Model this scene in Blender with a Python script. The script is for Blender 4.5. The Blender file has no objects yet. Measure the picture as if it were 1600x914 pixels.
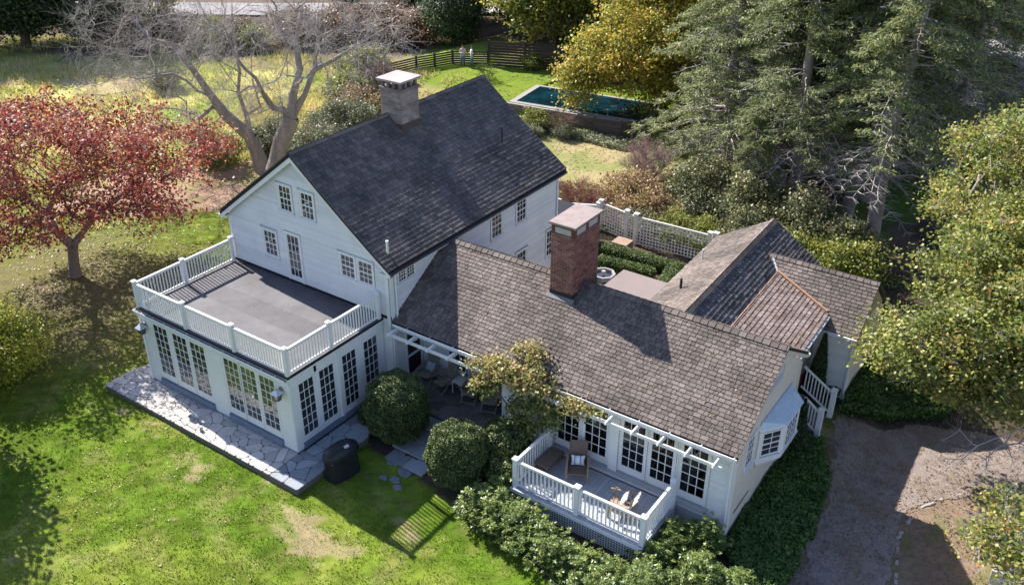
import bpy, math, random
import numpy as np
from mathutils import Vector, Matrix
random.seed(7)
RNG = np.random.default_rng(11)
sc = bpy.context.scene
COL = sc.collection
# ------------------------------------------------------------------ camera
cd = bpy.data.cameras.new('camera')
cam = bpy.data.objects.new('camera', cd); COL.objects.link(cam)
cd.sensor_width = 36.0; cd.lens = 36.0*1442.39/1600.0
cd.clip_start = 0.1; cd.clip_end = 1500
_p, _y, _r = math.radians(29.484), math.radians(34.644), math.radians(0.215)
_fw = Vector((-math.sin(_y)*math.cos(_p), math.cos(_y)*math.cos(_p), -math.sin(_p)))
_rt = Vector((math.cos(_y), math.sin(_y), 0)); _up = _rt.cross(_fw)
_c, _s = math.cos(_r), math.sin(_r)
_X = _c*_rt+_s*_up; _Y = -_s*_rt+_c*_up; _Z = -_fw
CAMLOC = Vector((19.5888, -15.8452, 19.8044))
mw = Matrix(((_X.x, _Y.x, _Z.x, CAMLOC.x), (_X.y, _Y.y, _Z.y, CAMLOC.y), (_X.z, _Y.z, _Z.z, CAMLOC.z), (0, 0, 0, 1)))
cam.matrix_world = mw
sc.camera = cam
# ------------------------------------------------------------------ sky, sun, exposure
SUNDIR = Vector((5.80, -1.06, -4.56)).normalized()      # the way the light travels
w = bpy.data.worlds.new('World'); sc.world = w; w.use_nodes = True
nt = w.node_tree; bg = nt.nodes['Background']
sky = nt.nodes.new('ShaderNodeTexSky'); sky.sky_type = 'NISHITA'; sky.sun_disc = False
sky.sun_elevation = math.asin(-SUNDIR.z)
sky.sun_rotation = math.atan2(-SUNDIR.x, -SUNDIR.y)
sky.air_density = 1.0; sky.dust_density = 0.6; sky.ozone_density = 2.0
tn = nt.nodes.new('ShaderNodeVectorMath'); tn.operation = 'MULTIPLY'; tn.inputs[1].default_value = (1.0, .95, 1.03)
nt.links.new(sky.outputs[0], tn.inputs[0]); nt.links.new(tn.outputs[0], bg.inputs[0]); bg.inputs[1].default_value = 0.098
sd = bpy.data.lights.new('sun', 'SUN'); sd.energy = 5.0; sd.angle = math.radians(0.5); sd.color = (1.0, 0.95, 0.88)
sun = bpy.data.objects.new('sun', sd); COL.objects.link(sun)
sun.rotation_euler = (-SUNDIR).to_track_quat('Z', 'Y').to_euler(); sun.location = (-40, 10, 40)
sc.view_settings.view_transform = 'Standard'; sc.view_settings.look = 'None'
sc.view_settings.exposure = 1.3; sc.view_settings.gamma = 1.0; sc.view_settings.use_curve_mapping = False

# ------------------------------------------------------------------ materials
MATS = {}
def _new(name):
    m = bpy.data.materials.new(name); m.use_nodes = True
    return m, m.node_tree, m.node_tree.nodes['Principled BSDF']
def _noise(nt, scale, detail=4, rough=.6, coord=None, stretch=None):
    tc = nt.nodes.new('ShaderNodeTexCoord'); n = nt.nodes.new('ShaderNodeTexNoise')
    n.inputs['Scale'].default_value = scale; n.inputs['Detail'].default_value = detail; n.inputs['Roughness'].default_value = rough
    src = tc.outputs['Object']
    if stretch:
        mp = nt.nodes.new('ShaderNodeMapping'); mp.inputs['Scale'].default_value = stretch
        nt.links.new(src, mp.inputs[0]); src = mp.outputs[0]
    nt.links.new(src, n.inputs['Vector'])
    return n.outputs['Fac']
def _ramp(nt, fac, stops):
    r = nt.nodes.new('ShaderNodeValToRGB'); nt.links.new(fac, r.inputs[0])
    el = r.color_ramp.elements
    while len(el) > 1: el.remove(el[-1])
    el[0].position = stops[0][0]; el[0].color = (*stops[0][1], 1)
    for p, c in stops[1:]:
        e = el.new(p); e.color = (*c, 1)
    return r.outputs[0]
def _mul(nt, col, fac, lo, hi):
    mr = nt.nodes.new('ShaderNodeMapRange'); nt.links.new(fac, mr.inputs[0])
    mr.inputs[3].default_value = lo; mr.inputs[4].default_value = hi
    vm = nt.nodes.new('ShaderNodeVectorMath'); vm.operation = 'SCALE'
    nt.links.new(col, vm.inputs[0]); nt.links.new(mr.outputs[0], vm.inputs['Scale'])
    return vm.outputs[0]
def sc3(c, k): return (c[0]*k, c[1]*k, c[2]*k)
def mat(name, col, rough=.6, var=.12, ns=6, fine=None, bump=0, bs=40, rnd=0, spec=.3, metal=0, col2=None, stretch=None, ior=None, stops=None):
    if name in MATS: return MATS[name]
    m, nt, b = _new(name)
    n1 = _noise(nt, ns, 5, .65, stretch=stretch)
    c2 = col2 or col
    st = stops or [(0.25, sc3(col, 1-var)), (0.75, sc3(c2, 1+var))]
    c = _ramp(nt, n1, st)
    if fine:
        c = _mul(nt, c, _noise(nt, fine[0], 3, .7), 1-fine[1], 1+fine[1])
    if rnd:
        at = nt.nodes.new('ShaderNodeAttribute'); at.attribute_name = 'rnd'
        c = _mul(nt, c, at.outputs['Fac'], 1-rnd, 1+rnd)
    nt.links.new(c, b.inputs['Base Color'])
    b.inputs['Roughness'].default_value = rough; b.inputs['Metallic'].default_value = metal
    b.inputs['Specular IOR Level'].default_value = spec
    if ior: b.inputs['IOR'].default_value = ior
    if bump:
        bn = nt.nodes.new('ShaderNodeBump'); bn.inputs['Strength'].default_value = bump; bn.inputs['Distance'].default_value = .02
        nt.links.new(_noise(nt, bs, 4, .7, stretch=stretch), bn.inputs['Height']); nt.links.new(bn.outputs[0], b.inputs['Normal'])
    MATS[name] = m
    return m
def leafmat(name, stops, trans=.3, clump=1.2, cl=.25, rough=.5, spec=.35):
    if name in MATS: return MATS[name]
    m, nt, b = _new(name)
    at = nt.nodes.new('ShaderNodeAttribute'); at.attribute_name = 'rnd'
    c = _ramp(nt, at.outputs['Fac'], stops)
    c = _mul(nt, c, _noise(nt, clump, 3, .6), 1-cl, 1+cl)
    nt.links.new(c, b.inputs['Base Color']); b.inputs['Roughness'].default_value = rough
    b.inputs['Specular IOR Level'].default_value = spec
    tr = nt.nodes.new('ShaderNodeBsdfTranslucent'); nt.links.new(c, tr.inputs[0])
    mx = nt.nodes.new('ShaderNodeMixShader'); mx.inputs[0].default_value = trans
    nt.links.new(b.outputs[0], mx.inputs[1]); nt.links.new(tr.outputs[0], mx.inputs[2])
    nt.links.new(mx.outputs[0], nt.nodes['Material Output'].inputs[0])
    MATS[name] = m
    return m

white = mat('white_paint', (.70, .70, .69), .5, .05, 3, fine=(20, .03))
white_board = mat('white_clapboard_paint', (.64, .64, .63), .55, .09, 1.2, fine=(14, .05), rnd=.07)
cream = mat('cream_painted_clapboard', (.58, .53, .44), .6, .05, 2.5, fine=(14, .04), rnd=.03)
bluegrey = mat('blue_grey_step_paint', (.15, .19, .25), .6, .1, 3)
shake_dark = mat('dark_slate_shake', (.082, .079, .080), .9, .34, .6, fine=(18, .35), rnd=.24, bump=.35, bs=35, col2=(.15, .125, .11), spec=.25)
shake_grey = mat('weathered_cedar_shake', (.112, .095, .087), .85, .42, .45, fine=(22, .4), rnd=.27, bump=.4, bs=35, col2=(.150, .122, .106), spec=.2)
shake_brown = mat('red_brown_cedar_shake', (.22, .145, .115), .8, .35, 1.5, fine=(14, .25), rnd=.25, bump=.3, bs=35, col2=(.19, .155, .145), spec=.2)
black = mat('black_flashing', (.02, .02, .024), .5, .2, 5)
copper = mat('copper_flashing', (.42, .23, .14), .5, .25, 9, spec=.4)
gutter_m = mat('gutter_metal', (.70, .71, .72), .4, .05, 4)
membrane = mat('grey_roof_membrane', (.105, .10, .103), .7, .22, 1.0, fine=(40, .15), bump=.1, bs=60)
tan_roof = mat('tan_rolled_roofing', (.22, .18, .165), .85, .08, 2, fine=(90, .2))
brick_m = mat('red_brick', (.22, .075, .055), .85, .3, 3, fine=(50, .25), rnd=.35, bump=.3, bs=60, col2=(.20, .085, .07))
mortar = mat('lime_mortar', (.42, .37, .34), .9, .15, 8)
stone_m = mat('chimney_stone', (.24, .185, .16), .85, .3, 2, fine=(30, .25), rnd=.25, bump=.4, bs=30, col2=(.28, .23, .21))
capstone = mat('bluestone_cap', (.33, .30, .29), .8, .2, 2.5, fine=(30, .15))
flag = mat('pale_flagstone', (.47, .435, .40), .8, .2, 2.2, fine=(25, .18), rnd=.22, bump=.25, bs=25)
flagblue = mat('bluestone_flag', (.27, .29, .31), .8, .2, 2.2, fine=(25, .2), rnd=.3, bump=.25, bs=25)
joint = mat('stone_joint_earth', (.13, .115, .10), .95, .2, 12)
deckwood = mat('painted_deck_board', (.36, .38, .41), .6, .14, 3, fine=(30, .12), rnd=.1, stretch=(6, 1, 1))
interior = mat('dark_interior', (.32, .28, .27), .9, .3, 3)
curtain = mat('cream_curtain', (.80, .76, .68), .9, .1, 6)
teak = mat('grey_teak', (.30, .25, .20), .7, .2, 6, fine=(40, .15), stretch=(1, 1, 6))
wood_warm = mat('weathered_warm_wood', (.30, .215, .155), .65, .25, 6, fine=(40, .15))
rattan = mat('brown_rattan', (.17, .12, .095), .7, .2, 8, fine=(70, .4), bump=.5, bs=90)
vinyl = mat('black_vinyl_cover', (.018, .019, .023), .45, .25, 4, bump=.4, bs=5)
pewter = mat('pewter_metal', (.30, .30, .33), .35, .15, 12, metal=.7)
fence_dark = mat('dark_stained_wood', (.050, .036, .032), .75, .25, 5, rnd=.2)
lattice_m = mat('weathered_white_lattice', (.62, .58, .54), .7, .12, 3)
bark_grey = mat('grey_lichen_bark', (.25, .215, .19), .9, .45, 2.2, fine=(12, .5), bump=.8, bs=14, stretch=(1, 1, .35))
bark_brown = mat('brown_bark', (.12, .09, .072), .9, .3, 3, fine=(16, .3), bump=.8, bs=14, stretch=(1, 1, .35))
bark_red = mat('red_brown_bark', (.15, .115, .10), .9, .35, 3, fine=(16, .3), bump=.8, bs=16)
twig_grey = mat('pale_grey_twig', (.42, .38, .35), .9, .25, 1)
twig_brown = mat('brown_twig', (.17, .115, .09), .9, .25, 1)
def glassmat(name, base, ior, rough=.02, wav=.06):
    m, nt, b = _new(name)
    b.inputs['Base Color'].default_value = (*base, 1); b.inputs['Roughness'].default_value = rough
    b.inputs['IOR'].default_value = ior
    bn = nt.nodes.new('ShaderNodeBump'); bn.inputs['Strength'].default_value = wav; bn.inputs['Distance'].default_value = .02
    nt.links.new(_noise(nt, 3.5, 2, .5), bn.inputs['Height']); nt.links.new(bn.outputs[0], b.inputs['Normal'])
    MATS[name] = m; return m
glass = glassmat('window_glass', (.018, .02, .024), 2.3, wav=.10)
glass_dim = glassmat('dim_window_glass', (.025, .028, .035), 1.8, wav=.12)
def clearglass():
    m, nt, b = _new('clear_door_glass')
    g = nt.nodes.new('ShaderNodeBsdfGlossy'); g.inputs['Roughness'].default_value = .03
    t = nt.nodes.new('ShaderNodeBsdfTransparent'); t.inputs[0].default_value = (.92, .93, .93, 1)
    f = nt.nodes.new('ShaderNodeFresnel'); f.inputs[0].default_value = 1.6
    mx = nt.nodes.new('ShaderNodeMixShader'); nt.links.new(f.outputs[0], mx.inputs[0])
    nt.links.new(t.outputs[0], mx.inputs[1]); nt.links.new(g.outputs[0], mx.inputs[2])
    nt.links.new(mx.outputs[0], nt.nodes['Material Output'].inputs[0]); return m
glass_clear = clearglass()

# ------------------------------------------------------------------ objects
ROOT = {}
def tags(o, label=None, cat=None, group=None, kind=None):
    if label: o['label'] = label
    if cat: o['category'] = cat
    if group: o['group'] = group
    if kind: o['kind'] = kind
    return o
def thing(name, loc, label, cat, group=None, rz=0):
    o = bpy.data.objects.new(name, None); o.empty_display_size = .2; COL.objects.link(o)
    o.location = loc; o.rotation_euler = (0, 0, rz)
    tags(o, label, cat, group)
    return o
def wthing(name, loc, label, cat, group=None):
    """a thing whose parts are written in world coordinates"""
    o = thing(name, loc, label, cat, group); ROOT[o.name] = Vector(loc); return o
def link(name, me, m=None, parent=None, loc=None, **kw):
    o = bpy.data.objects.new(name, me); COL.objects.link(o)
    if m is not None and not me.materials: me.materials.append(m)
    if parent is not None:
        o.parent = parent
        if parent.name in ROOT: o.matrix_parent_inverse = Matrix.Translation(-ROOT[parent.name])
    if loc is not None: o.location = loc
    return tags(o, **kw)
def mesh_from(name, V, F, rnd=None, smooth=False):
    me = bpy.data.meshes.new(name)
    me.from_pydata([tuple(v) for v in V], [], F)
    if rnd is not None:
        a = me.attributes.new('rnd', 'FLOAT', 'FACE')
        a.data.foreach_set('value', np.asarray(rnd, dtype=np.float32) if hasattr(rnd, '__len__') else np.full(len(F), rnd, np.float32))
    if smooth: me.polygons.foreach_set('use_smooth', np.ones(len(F), bool))
    me.update(); return me
BOXF = [(0, 3, 2, 1), (4, 5, 6, 7), (0, 1, 5, 4), (1, 2, 6, 5), (2, 3, 7, 6), (3, 0, 4, 7)]
class MB:
    def __init__(s): s.V = []; s.F = []; s.R = []
    def add(s, V, F, r=0.0):
        k = len(s.V); s.V += [tuple(v) for v in V]; s.F += [tuple(i+k for i in f) for f in F]; s.R += [r]*len(F); return s
    def box(s, x0, y0, z0, x1, y1, z1, r=0.0):
        return s.add([(x0, y0, z0), (x1, y0, z0), (x1, y1, z0), (x0, y1, z0), (x0, y0, z1), (x1, y0, z1), (x1, y1, z1), (x0, y1, z1)], BOXF, r)
    def obox(s, o, a, b, c, r=0.0):
        o, a, b, c = map(Vector, (o, a, b, c))
        return s.add([o, o+a, o+a+b, o+b, o+c, o+a+c, o+a+b+c, o+b+c], BOXF, r)
    def bar(s, p, q, wd, ht, up=(0, 0, 1), r=0.0):
        p, q = Vector(p), Vector(q); d = (q-p).normalized(); u = Vector(up)
        sd_ = d.cross(u)
        if sd_.length < 1e-4: sd_ = Vector((1, 0, 0))
        sd_.normalize(); u = sd_.cross(d).normalized()
        return s.obox(p-sd_*wd/2-u*ht/2, q-p, sd_*wd, u*ht, r)
    def prism(s, poly, d, r=0.0):
        n = len(poly); d = Vector(d); P = [Vector(p) for p in poly]
        F = [tuple(range(n-1, -1, -1)), tuple(range(n, 2*n))]+[(i, (i+1) % n, n+(i+1) % n, n+i) for i in range(n)]
        return s.add(P+[p+d for p in P], F, r)
    def tube(s, p, q, r0, r1=None, n=8, r=0.0, caps=True):
        p, q = Vector(p), Vector(q); r1 = r0 if r1 is None else r1
        d = (q-p).normalized(); a = d.orthogonal().normalized(); b = d.cross(a)
        V = [p+(a*math.cos(2*math.pi*i/n)+b*math.sin(2*math.pi*i/n))*r0 for i in range(n)]+[q+(a*math.cos(2*math.pi*i/n)+b*math.sin(2*math.pi*i/n))*r1 for i in range(n)]
        F = [(i, (i+1) % n, n+(i+1) % n, n+i) for i in range(n)]
        if caps: F += [tuple(range(n-1, -1, -1)), tuple(range(n, 2*n))]
        return s.add(V, F, r)
    def path(s, pts, r0, r1=None, n=6):
        r1 = r0 if r1 is None else r1; k = len(pts)-1
        for i in range(k): s.tube(pts[i], pts[i+1], r0+(r1-r0)*i/k, r0+(r1-r0)*(i+1)/k, n)
        return s
    def build(s, name, m, parent=None, smooth=False, bevel=0, **kw):
        o = link(name, mesh_from(name, s.V, s.F, s.R, smooth), m, parent, **kw)
        if bevel:
            b = o.modifiers.new('bevel', 'BEVEL'); b.width = bevel; b.segments = 2; b.limit_method = 'ANGLE'
        return o
class Pieces:
    """up to 300 nearest pieces become single parts, the rest one joined part per parent"""
    def __init__(s, name, rest, m, cap=300): s.name = name; s.rest = rest; s.m = m; s.cap = cap; s.L = []
    def add(s, V, F, parent, r=None, m=None):
        c = Vector((0, 0, 0))
        for v in V: c += Vector(v)
        c /= len(V); s.L.append(((c-CAMLOC).length, len(s.L), V, F, parent, random.random() if r is None else r, m or s.m))
    def done(s):
        s.L.sort(key=lambda t: t[:2])
        rest = {}
        for i, (d, k, V, F, par, r, m) in enumerate(s.L):
            if i < s.cap: link(s.name, mesh_from(s.name, V, F, r), m, par)
            else: rest.setdefault((par.name, m.name), (par, m, MB()))[2].add(V, F, r)
        for par, m, mb in rest.values(): mb.build(s.rest, m, par, kind='stuff')
def clip(poly, p, n):
    out = []
    for i in range(len(poly)):
        a, b = poly[i], poly[(i+1) % len(poly)]
        da = (a[0]-p[0])*n[0]+(a[1]-p[1])*n[1]; db = (b[0]-p[0])*n[0]+(b[1]-p[1])*n[1]
        if da >= 0: out.append(a)
        if (da > 0 > db) or (da < 0 < db):
            t = da/(da-db); out.append((a[0]+(b[0]-a[0])*t, a[1]+(b[1]-a[1])*t))
    return out
def clip_conv(poly, C):
    """clip to convex counter-clockwise polygon C"""
    for i in range(len(C)):
        a, b = C[i], C[(i+1) % len(C)]
        poly = clip(poly, a, (-(b[1]-a[1]), b[0]-a[0]))
        if len(poly) < 3: return []
    return poly
# ================================================================== THE HOUSE
G = -0.30
house = wthing('house', (0, 4.4, G), 'rambling white clapboard house with dark shake roofs, a stone and a red brick chimney', 'house')
SHI = Pieces('shingle', 'shingles', shake_grey)
CLP = Pieces('clapboard', 'clapboards', white_board)
PAN = Pieces('pane', 'panes', glass)
BRK = Pieces('brick', 'bricks', brick_m)
STN = Pieces('stone', 'stones', stone_m)
CAPS = Pieces('ridge_cap', 'ridge_caps', shake_grey)
Z = Vector((0, 0, 1))

def roof_plane(parent, O, a, s, poly, e, m, w0=.14, w1=.30, th=.028, sag=0, vmax=None, gap=.009, lift=.0, jit=.008):
    O, a, s = Vector(O), Vector(a).normalized(), Vector(s).normalized()
    N = a.cross(s).normalized()
    if N.z < 0: N = -N
    flip = a.cross(s).z < 0
    us = [p[0] for p in poly]; vs = [p[1] for p in poly]; V1 = max(vs); L = V1-min(vs)
    off = lambda v: lift-4*sag*max(0, min(1, v/V1))*(1-max(0, min(1, v/V1)))
    v = min(vs); row = 0
    while v < V1-.02:
        u = min(us)-random.random()*.2
        wr = random.uniform(-.004, .004)
        while u < max(us):
            wd = random.uniform(w0, w1)
            j = random.uniform(-jit, jit)+wr
            P = clip_conv([(u+gap, v+j), (u+wd-gap, v+j), (u+wd-gap, v+e+.03), (u+gap, v+e+.03)], poly)
            if len(P) >= 3:
                t = th*random.uniform(.85, 1.25)
                hs = [max(.004, t*(1-(q[1]-v-j)/(e+.03))) for q in P]
                bot = [O+a*q[0]+s*q[1]+N*(off(q[1])-.012) for q in P]
                top = [O+a*q[0]+s*q[1]+N*(off(q[1])+h) for q, h in zip(P, hs)]
                n = len(P)
                F = [tuple(range(n, 2*n))]+[(i, (i+1) % n, n+(i+1) % n, n+i) for i in range(n)]
                if flip: F = [tuple(reversed(f)) for f in F]
                SHI.add(bot+top, F, parent, m=m)
            u += wd
        v += e; row += 1
def ridge(parent, p, q, down1, down2, m, wd=.16, step=.24):
    p, q = Vector(p), Vector(q); L = (q-p).length; d = (q-p)/L
    k = 0; x = 0
    while x < L:
        l = min(step, L-x)
        for dn in (down1, down2):
            dn = Vector(dn).normalized(); n = d.cross(dn).normalized()
            if n.z < 0: n = -n
            a = p+d*(x+.006)+n*.028; b = p+d*(x+l-.006)+n*.044
            t = .018
            V = [a, b, b+dn*wd, a+dn*wd, a+n*t, b+n*t, b+n*t+dn*wd, a+n*t+dn*wd]
            CAPS.add(V, BOXF, parent, m=m)
        x += l
def clap(parent, O, a, n, poly, holes, e=.115, m=None):
    """clapboards in the plane O + a*u + z*v; poly convex ccw in (u,v)"""
    O, a, n = Vector(O), Vector(a), Vector(n)
    v = min(p[1] for p in poly); v1 = max(p[1] for p in poly)
    def span(z):
        xs = []
        for i in range(len(poly)):
            p, q = poly[i], poly[(i+1) % len(poly)]
            if (p[1]-z)*(q[1]-z) <= 0 and abs(p[1]-q[1]) > 1e-6: xs.append(p[0]+(q[0]-p[0])*(z-p[1])/(q[1]-p[1]))
        return (min(xs), max(xs)) if len(xs) > 1 else None
    while v < v1-.01:
        t = min(v+e, v1)
        lo, hi = span(v+1e-4), span(t-1e-4)
        if not lo: v += e; continue
        if not hi: hi = ((lo[0]+lo[1])/2,)*2
        seg = [(lo[0], lo[1], hi[0], hi[1])]
        for h in holes:
            if h[1] < t-.005 and h[3] > v+.005:
                ns = []
                for s_ in seg:
                    if h[2] <= s_[0] or h[0] >= s_[1]: ns.append(s_); continue
                    if h[0] > s_[0]+.01: ns.append((s_[0], h[0], s_[2], min(h[0], s_[3])))
                    if h[2] < s_[1]-.01: ns.append((h[2], s_[1], max(h[2], s_[2]), s_[3]))
                seg = ns
        for s_ in seg:
            if s_[1]-s_[0] < .02: continue
            lower = [O+a*s_[0]+Z*v, O+a*s_[1]+Z*v]; upper = [O+a*s_[3]+Z*t, O+a*s_[2]+Z*t]
            V = [lower[0], lower[1], upper[0], upper[1], lower[0]+n*.034, lower[1]+n*.034, upper[0]+n*.004, upper[1]+n*.004]
            CLP.add(V, BOXF, parent, m=m or white_board)
        v += e
def window(parent, O, a, n, w_, h_, cols, rows, name='window', casing=.09, sill=True, mid=False, head=False, mg=None, stile=.045, kick=0, label=None, bar=.022, cur=0, individual=True, cm=None, prd=.03):
    """O = lower left of the GLASS; kick = height of solid bottom rail"""
    O, a, n = Vector(O), Vector(a), Vector(n); cm = cm or white
    mb = MB()
    def B(u0, v0, u1, v1, d0, d1): mb.obox(O+a*u0+Z*v0+n*d0, a*(u1-u0), Z*(v1-v0), n*(d1-d0))
    s = stile; c = casing; k = max(kick, s)
    B(-s, -k, 0, h_+s, -.02, prd-.008); B(w_, -k, w_+s, h_+s, -.02, prd-.008)
    B(0, -k, w_, 0, -.02, prd-.008); B(0, h_, w_, h_+s, -.02, prd-.008)
    if c:
        B(-s-c, -k, -s, h_+s, -.02, prd+.012); B(w_+s, -k, w_+s+c, h_+s, -.02, prd+.012)
        B(-s-c, h_+s, w_+s+c, h_+s+c, -.02, prd+.018)
    for i in range(1, cols): B(w_*i/cols-bar/2, 0, w_*i/cols+bar/2, h_, 0, prd-.012)
    for j in range(1, rows):
        bb = bar*(2.0 if mid and j == rows//2 else 1)
        B(0, h_*j/rows-bb/2, w_, h_*j/rows+bb/2, 0, prd-.010+(.006 if bb > bar else 0))
    if head: B(-s-c-.05, h_+s+c, w_+s+c+.05, h_+s+c+.035, -.02, prd+.06)
    o = mb.build(name, cm, parent, label=label)
    for i in range(cols):
        for j in range(rows):
            x0, x1 = w_*i/cols+(bar/2 if i else 0), w_*(i+1)/cols-(bar/2 if i < cols-1 else 0)
            z0, z1 = h_*j/rows+bar/2*(j > 0), h_*(j+1)/rows-bar/2*(j < rows-1)
            t = random.uniform(-.0035, .0035); t2 = random.uniform(-.0035, .0035)
            p = [O+a*x0+Z*z0+n*(.006+t), O+a*x1+Z*z0+n*(.006-t), O+a*x1+Z*z1+n*(.006-t+t2), O+a*x0+Z*z1+n*(.006+t+t2)]
            V = p+[q-n*.005 for q in p]
            F = [(0, 1, 2, 3), (7, 6, 5, 4), (0, 4, 5, 1), (1, 5, 6, 2), (2, 6, 7, 3), (3, 7, 4, 0)]
            if a.cross(Z).dot(n) < 0: F = [tuple(reversed(f)) for f in F]
            PAN.add(V, F, o, m=mg or glass)
    if sill:
        MB().obox(O+a*(-s-c-.04)+Z*(-k-.045)+n*-.02, a*(w_+2*s+2*c+.08), Z*.045, n*(prd+.07)).build('sill', cm, o)
    if cur:
        for sx in ((0, w_*.3), (w_*.72, w_)) if cur == 2 else ((0, w_*.42),) if cur == 1 else ((w_*.6, w_),):
            cb = MB(); N_ = 10; x0, x1 = sx
            pts = [O+a*(x0+(x1-x0)*i/N_)-n*(.05+.018*(i % 2))+Z*-.05 for i in range(N_+1)]
            for i in range(N_): cb.obox(pts[i], pts[i+1]-pts[i], Z*(h_+.1), -n*.006)
            cb.build('curtain', curtain, o)
    return o
BAL = mesh_from('baluster', *(lambda b: (b.V, b.F))(MB().box(-.019, -.019, 0, .019, .019, 1)))
BAL.materials.append(white)
def railing(parent, p, q, z0, h, posts, name='railing', spacing=.125, pw=.12, hbot=.09, skip_ends=False, pts=None, m=None):
    """posts: list of fractions along p-q"""
    p, q = Vector((*p, 0)), Vector((*q, 0)); L = (q-p).length; d = (q-p)/L; m = m or white
    mb = MB()
    mb.bar(p+Z*(z0+h-.025), q+Z*(z0+h-.025), .085, .05); mb.bar(p+Z*(z0+h-.075), q+Z*(z0+h-.075), .05, .05)
    mb.bar(p+Z*(z0+hbot), q+Z*(z0+hbot), .06, .05)
    r = mb.build(name, m, parent)
    for f in posts:
        c = p+d*L*f; pb = MB(); zz = z0
        pb.box(c.x-pw/2, c.y-pw/2, zz-.03, c.x+pw/2, c.y+pw/2, z0+h+.05)
        pb.box(c.x-pw/2-.025, c.y-pw/2-.025, z0+h+.05, c.x+pw/2+.025, c.y+pw/2+.025, z0+h+.085)
        t = z0+h+.085; w2 = pw/2+.01
        pb.add([(c.x-w2, c.y-w2, t), (c.x+w2, c.y-w2, t), (c.x+w2, c.y+w2, t), (c.x-w2, c.y+w2, t), (c.x, c.y, t+.04)], [(0, 1, 4), (1, 2, 4), (2, 3, 4), (3, 0, 4)])
        pb.build('post', m, r)
    n = max(1, int(round(L/spacing)))
    for i in range(n):
        x = (i+.5)*L/n
        if any(abs(x-f*L) < pw/2+.03 for f in posts): continue
        o = link('baluster', BAL, None, r, loc=p+d*x+Z*(z0+hbot+.02)); o.scale = (1, 1, h-hbot-.08)
    return r

# ---- main block -------------------------------------------------------------
HX0, HX1, HY0, HY1, HZ = -7.6, .45, 4.45, 15.2, 5.0
XR, ZR = -3.58, 8.43
ev = (5.19-8.43)/(.7+3.58)
wb = MB()          # core walls, set behind the clapboards
core = [(HX0+.03, 0), (HX1-.03, 0), (HX1-.03, HZ), (XR, ZR-.22), (HX0+.03, HZ)]
wb.prism([(x, HY0+.03, (z if z else G)) for x, z in core][::1], (0, HY1-HY0-.06, 0))
wall = wb.build('wall', white, house)
S = .14
def wn(c): return c
win_g = [(-4.52, 6.05, .53, .91), (-3.42, 6.03, .53, .91), (-5.66, 3.95, .58, .94)]
pair_g = [(-1.72, 4.24, .58, .80), (-.88, 4.25, .58, .78)]
door_g = (-4.42, 3.40, .56, 1.66)
holes = [(x-.15, z-.1, x+w+.15, z+h+.15) for x, z, w, h in win_g+pair_g]+[(door_g[0]-.15, 3.0, door_g[0]+door_g[2]+.15, door_g[1]+door_g[3]+.15)]
rk = (ZR-.14-5.05)/(XR-HX0)
clap(wall, (0, HY0, 0), (1, 0, 0), (0, -1, 0), [(HX0, 3.22), (HX1, 3.22), (HX1, 5.06), (XR, ZR-.16), (HX0, 5.06)], holes, e=.112)
for i, (x, z, w_, h_) in enumerate(win_g): window(house, (x, HY0, z), (1, 0, 0), (0, -1, 0), w_, h_, 3, 4, mid=True, head=(i == 2), casing=.07)
for x, z, w_, h_ in pair_g: window(house, (x, HY0, z), (1, 0, 0), (0, -1, 0), w_, h_, 3, 4, mid=True, casing=.07)
d = window(house, (door_g[0], HY0, door_g[1]), (1, 0, 0), (0, -1, 0), door_g[2], door_g[3], 3, 5, name='door', casing=.09, kick=.2, sill=False, label='narrow glazed door opening on to the roof deck')
MB().tube((door_g[0]+.60, HY0-.02, 4.1), (door_g[0]+.60, HY0-.09, 4.1), .02).build('door_handle', pewter, d)
MB().box(HX0-.01, HY0-.018, 3.08, HX1+.01, HY0+.02, 3.215).build('flashing', black, house)
# corner boards
for (x, y, sx) in ((HX0, HY0, 1), (HX1, HY0, -1)):
    MB().box(x if sx > 0 else x-.14, y-.045, 3.22 if sx > 0 else G, x+.14 if sx > 0 else x, y+.03, 5.02).build('corner_board', white, house)
MB().box(HX1-.03, HY0+.03, G, HX1+.035, HY0+.18, 5.0).build('corner_board', white, house)
MB().box(HX1-.03, HY1-.15, G, HX1+.035, HY1, 5.0).build('corner_board', white, house)
# east wall
wr = [(10.46, 3.84, .60, .93), (12.18, 3.86, .60, .93), (14.46, 1.38, .56, 1.14), (10.3, 1.35, .60, 1.05), (12.2, 1.35, .6, 1.05)]
small_w = [(4.96, 4.37, .34, .38), (5.42, 4.37, .34, .38)]
hl = [(y-.15, z-.1, y+w+.15, z+h+.15) for y, z, w, h in wr]+[(4.85, 4.3, 5.85, 4.82)]
clap(wall, (HX1, 0, 0), (0, 1, 0), (1, 0, 0), [(HY0+.18, G+.1), (HY1-.15, G+.1), (HY1-.15, 5.0), (HY0+.18, 5.0)], hl, e=.112)
for y, z, w_, h_ in wr: window(house, (HX1, y, z), (0, 1, 0), (1, 0, 0), w_, h_, 3, 4, mid=True, casing=.07, head=(z < 2))
for y, z, w_, h_ in small_w: window(house, (HX1, y, z), (0, 1, 0), (1, 0, 0), w_, h_, 3, 2 if 0 else 3, casing=.05, sill=False)
# downspouts
MB().path([(HX1+.08, HY0+.25, 4.95), (HX1+.08, HY0+.25, 3.2), (HX1+.2, HY0+.1, 3.05)], .04).build('downspout', gutter_m, house)
MB().path([(HX1+.08, HY1-.08, 5.0), (HX1+.08, HY1-.08, G)], .045).build('downspout', gutter_m, house)
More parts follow.
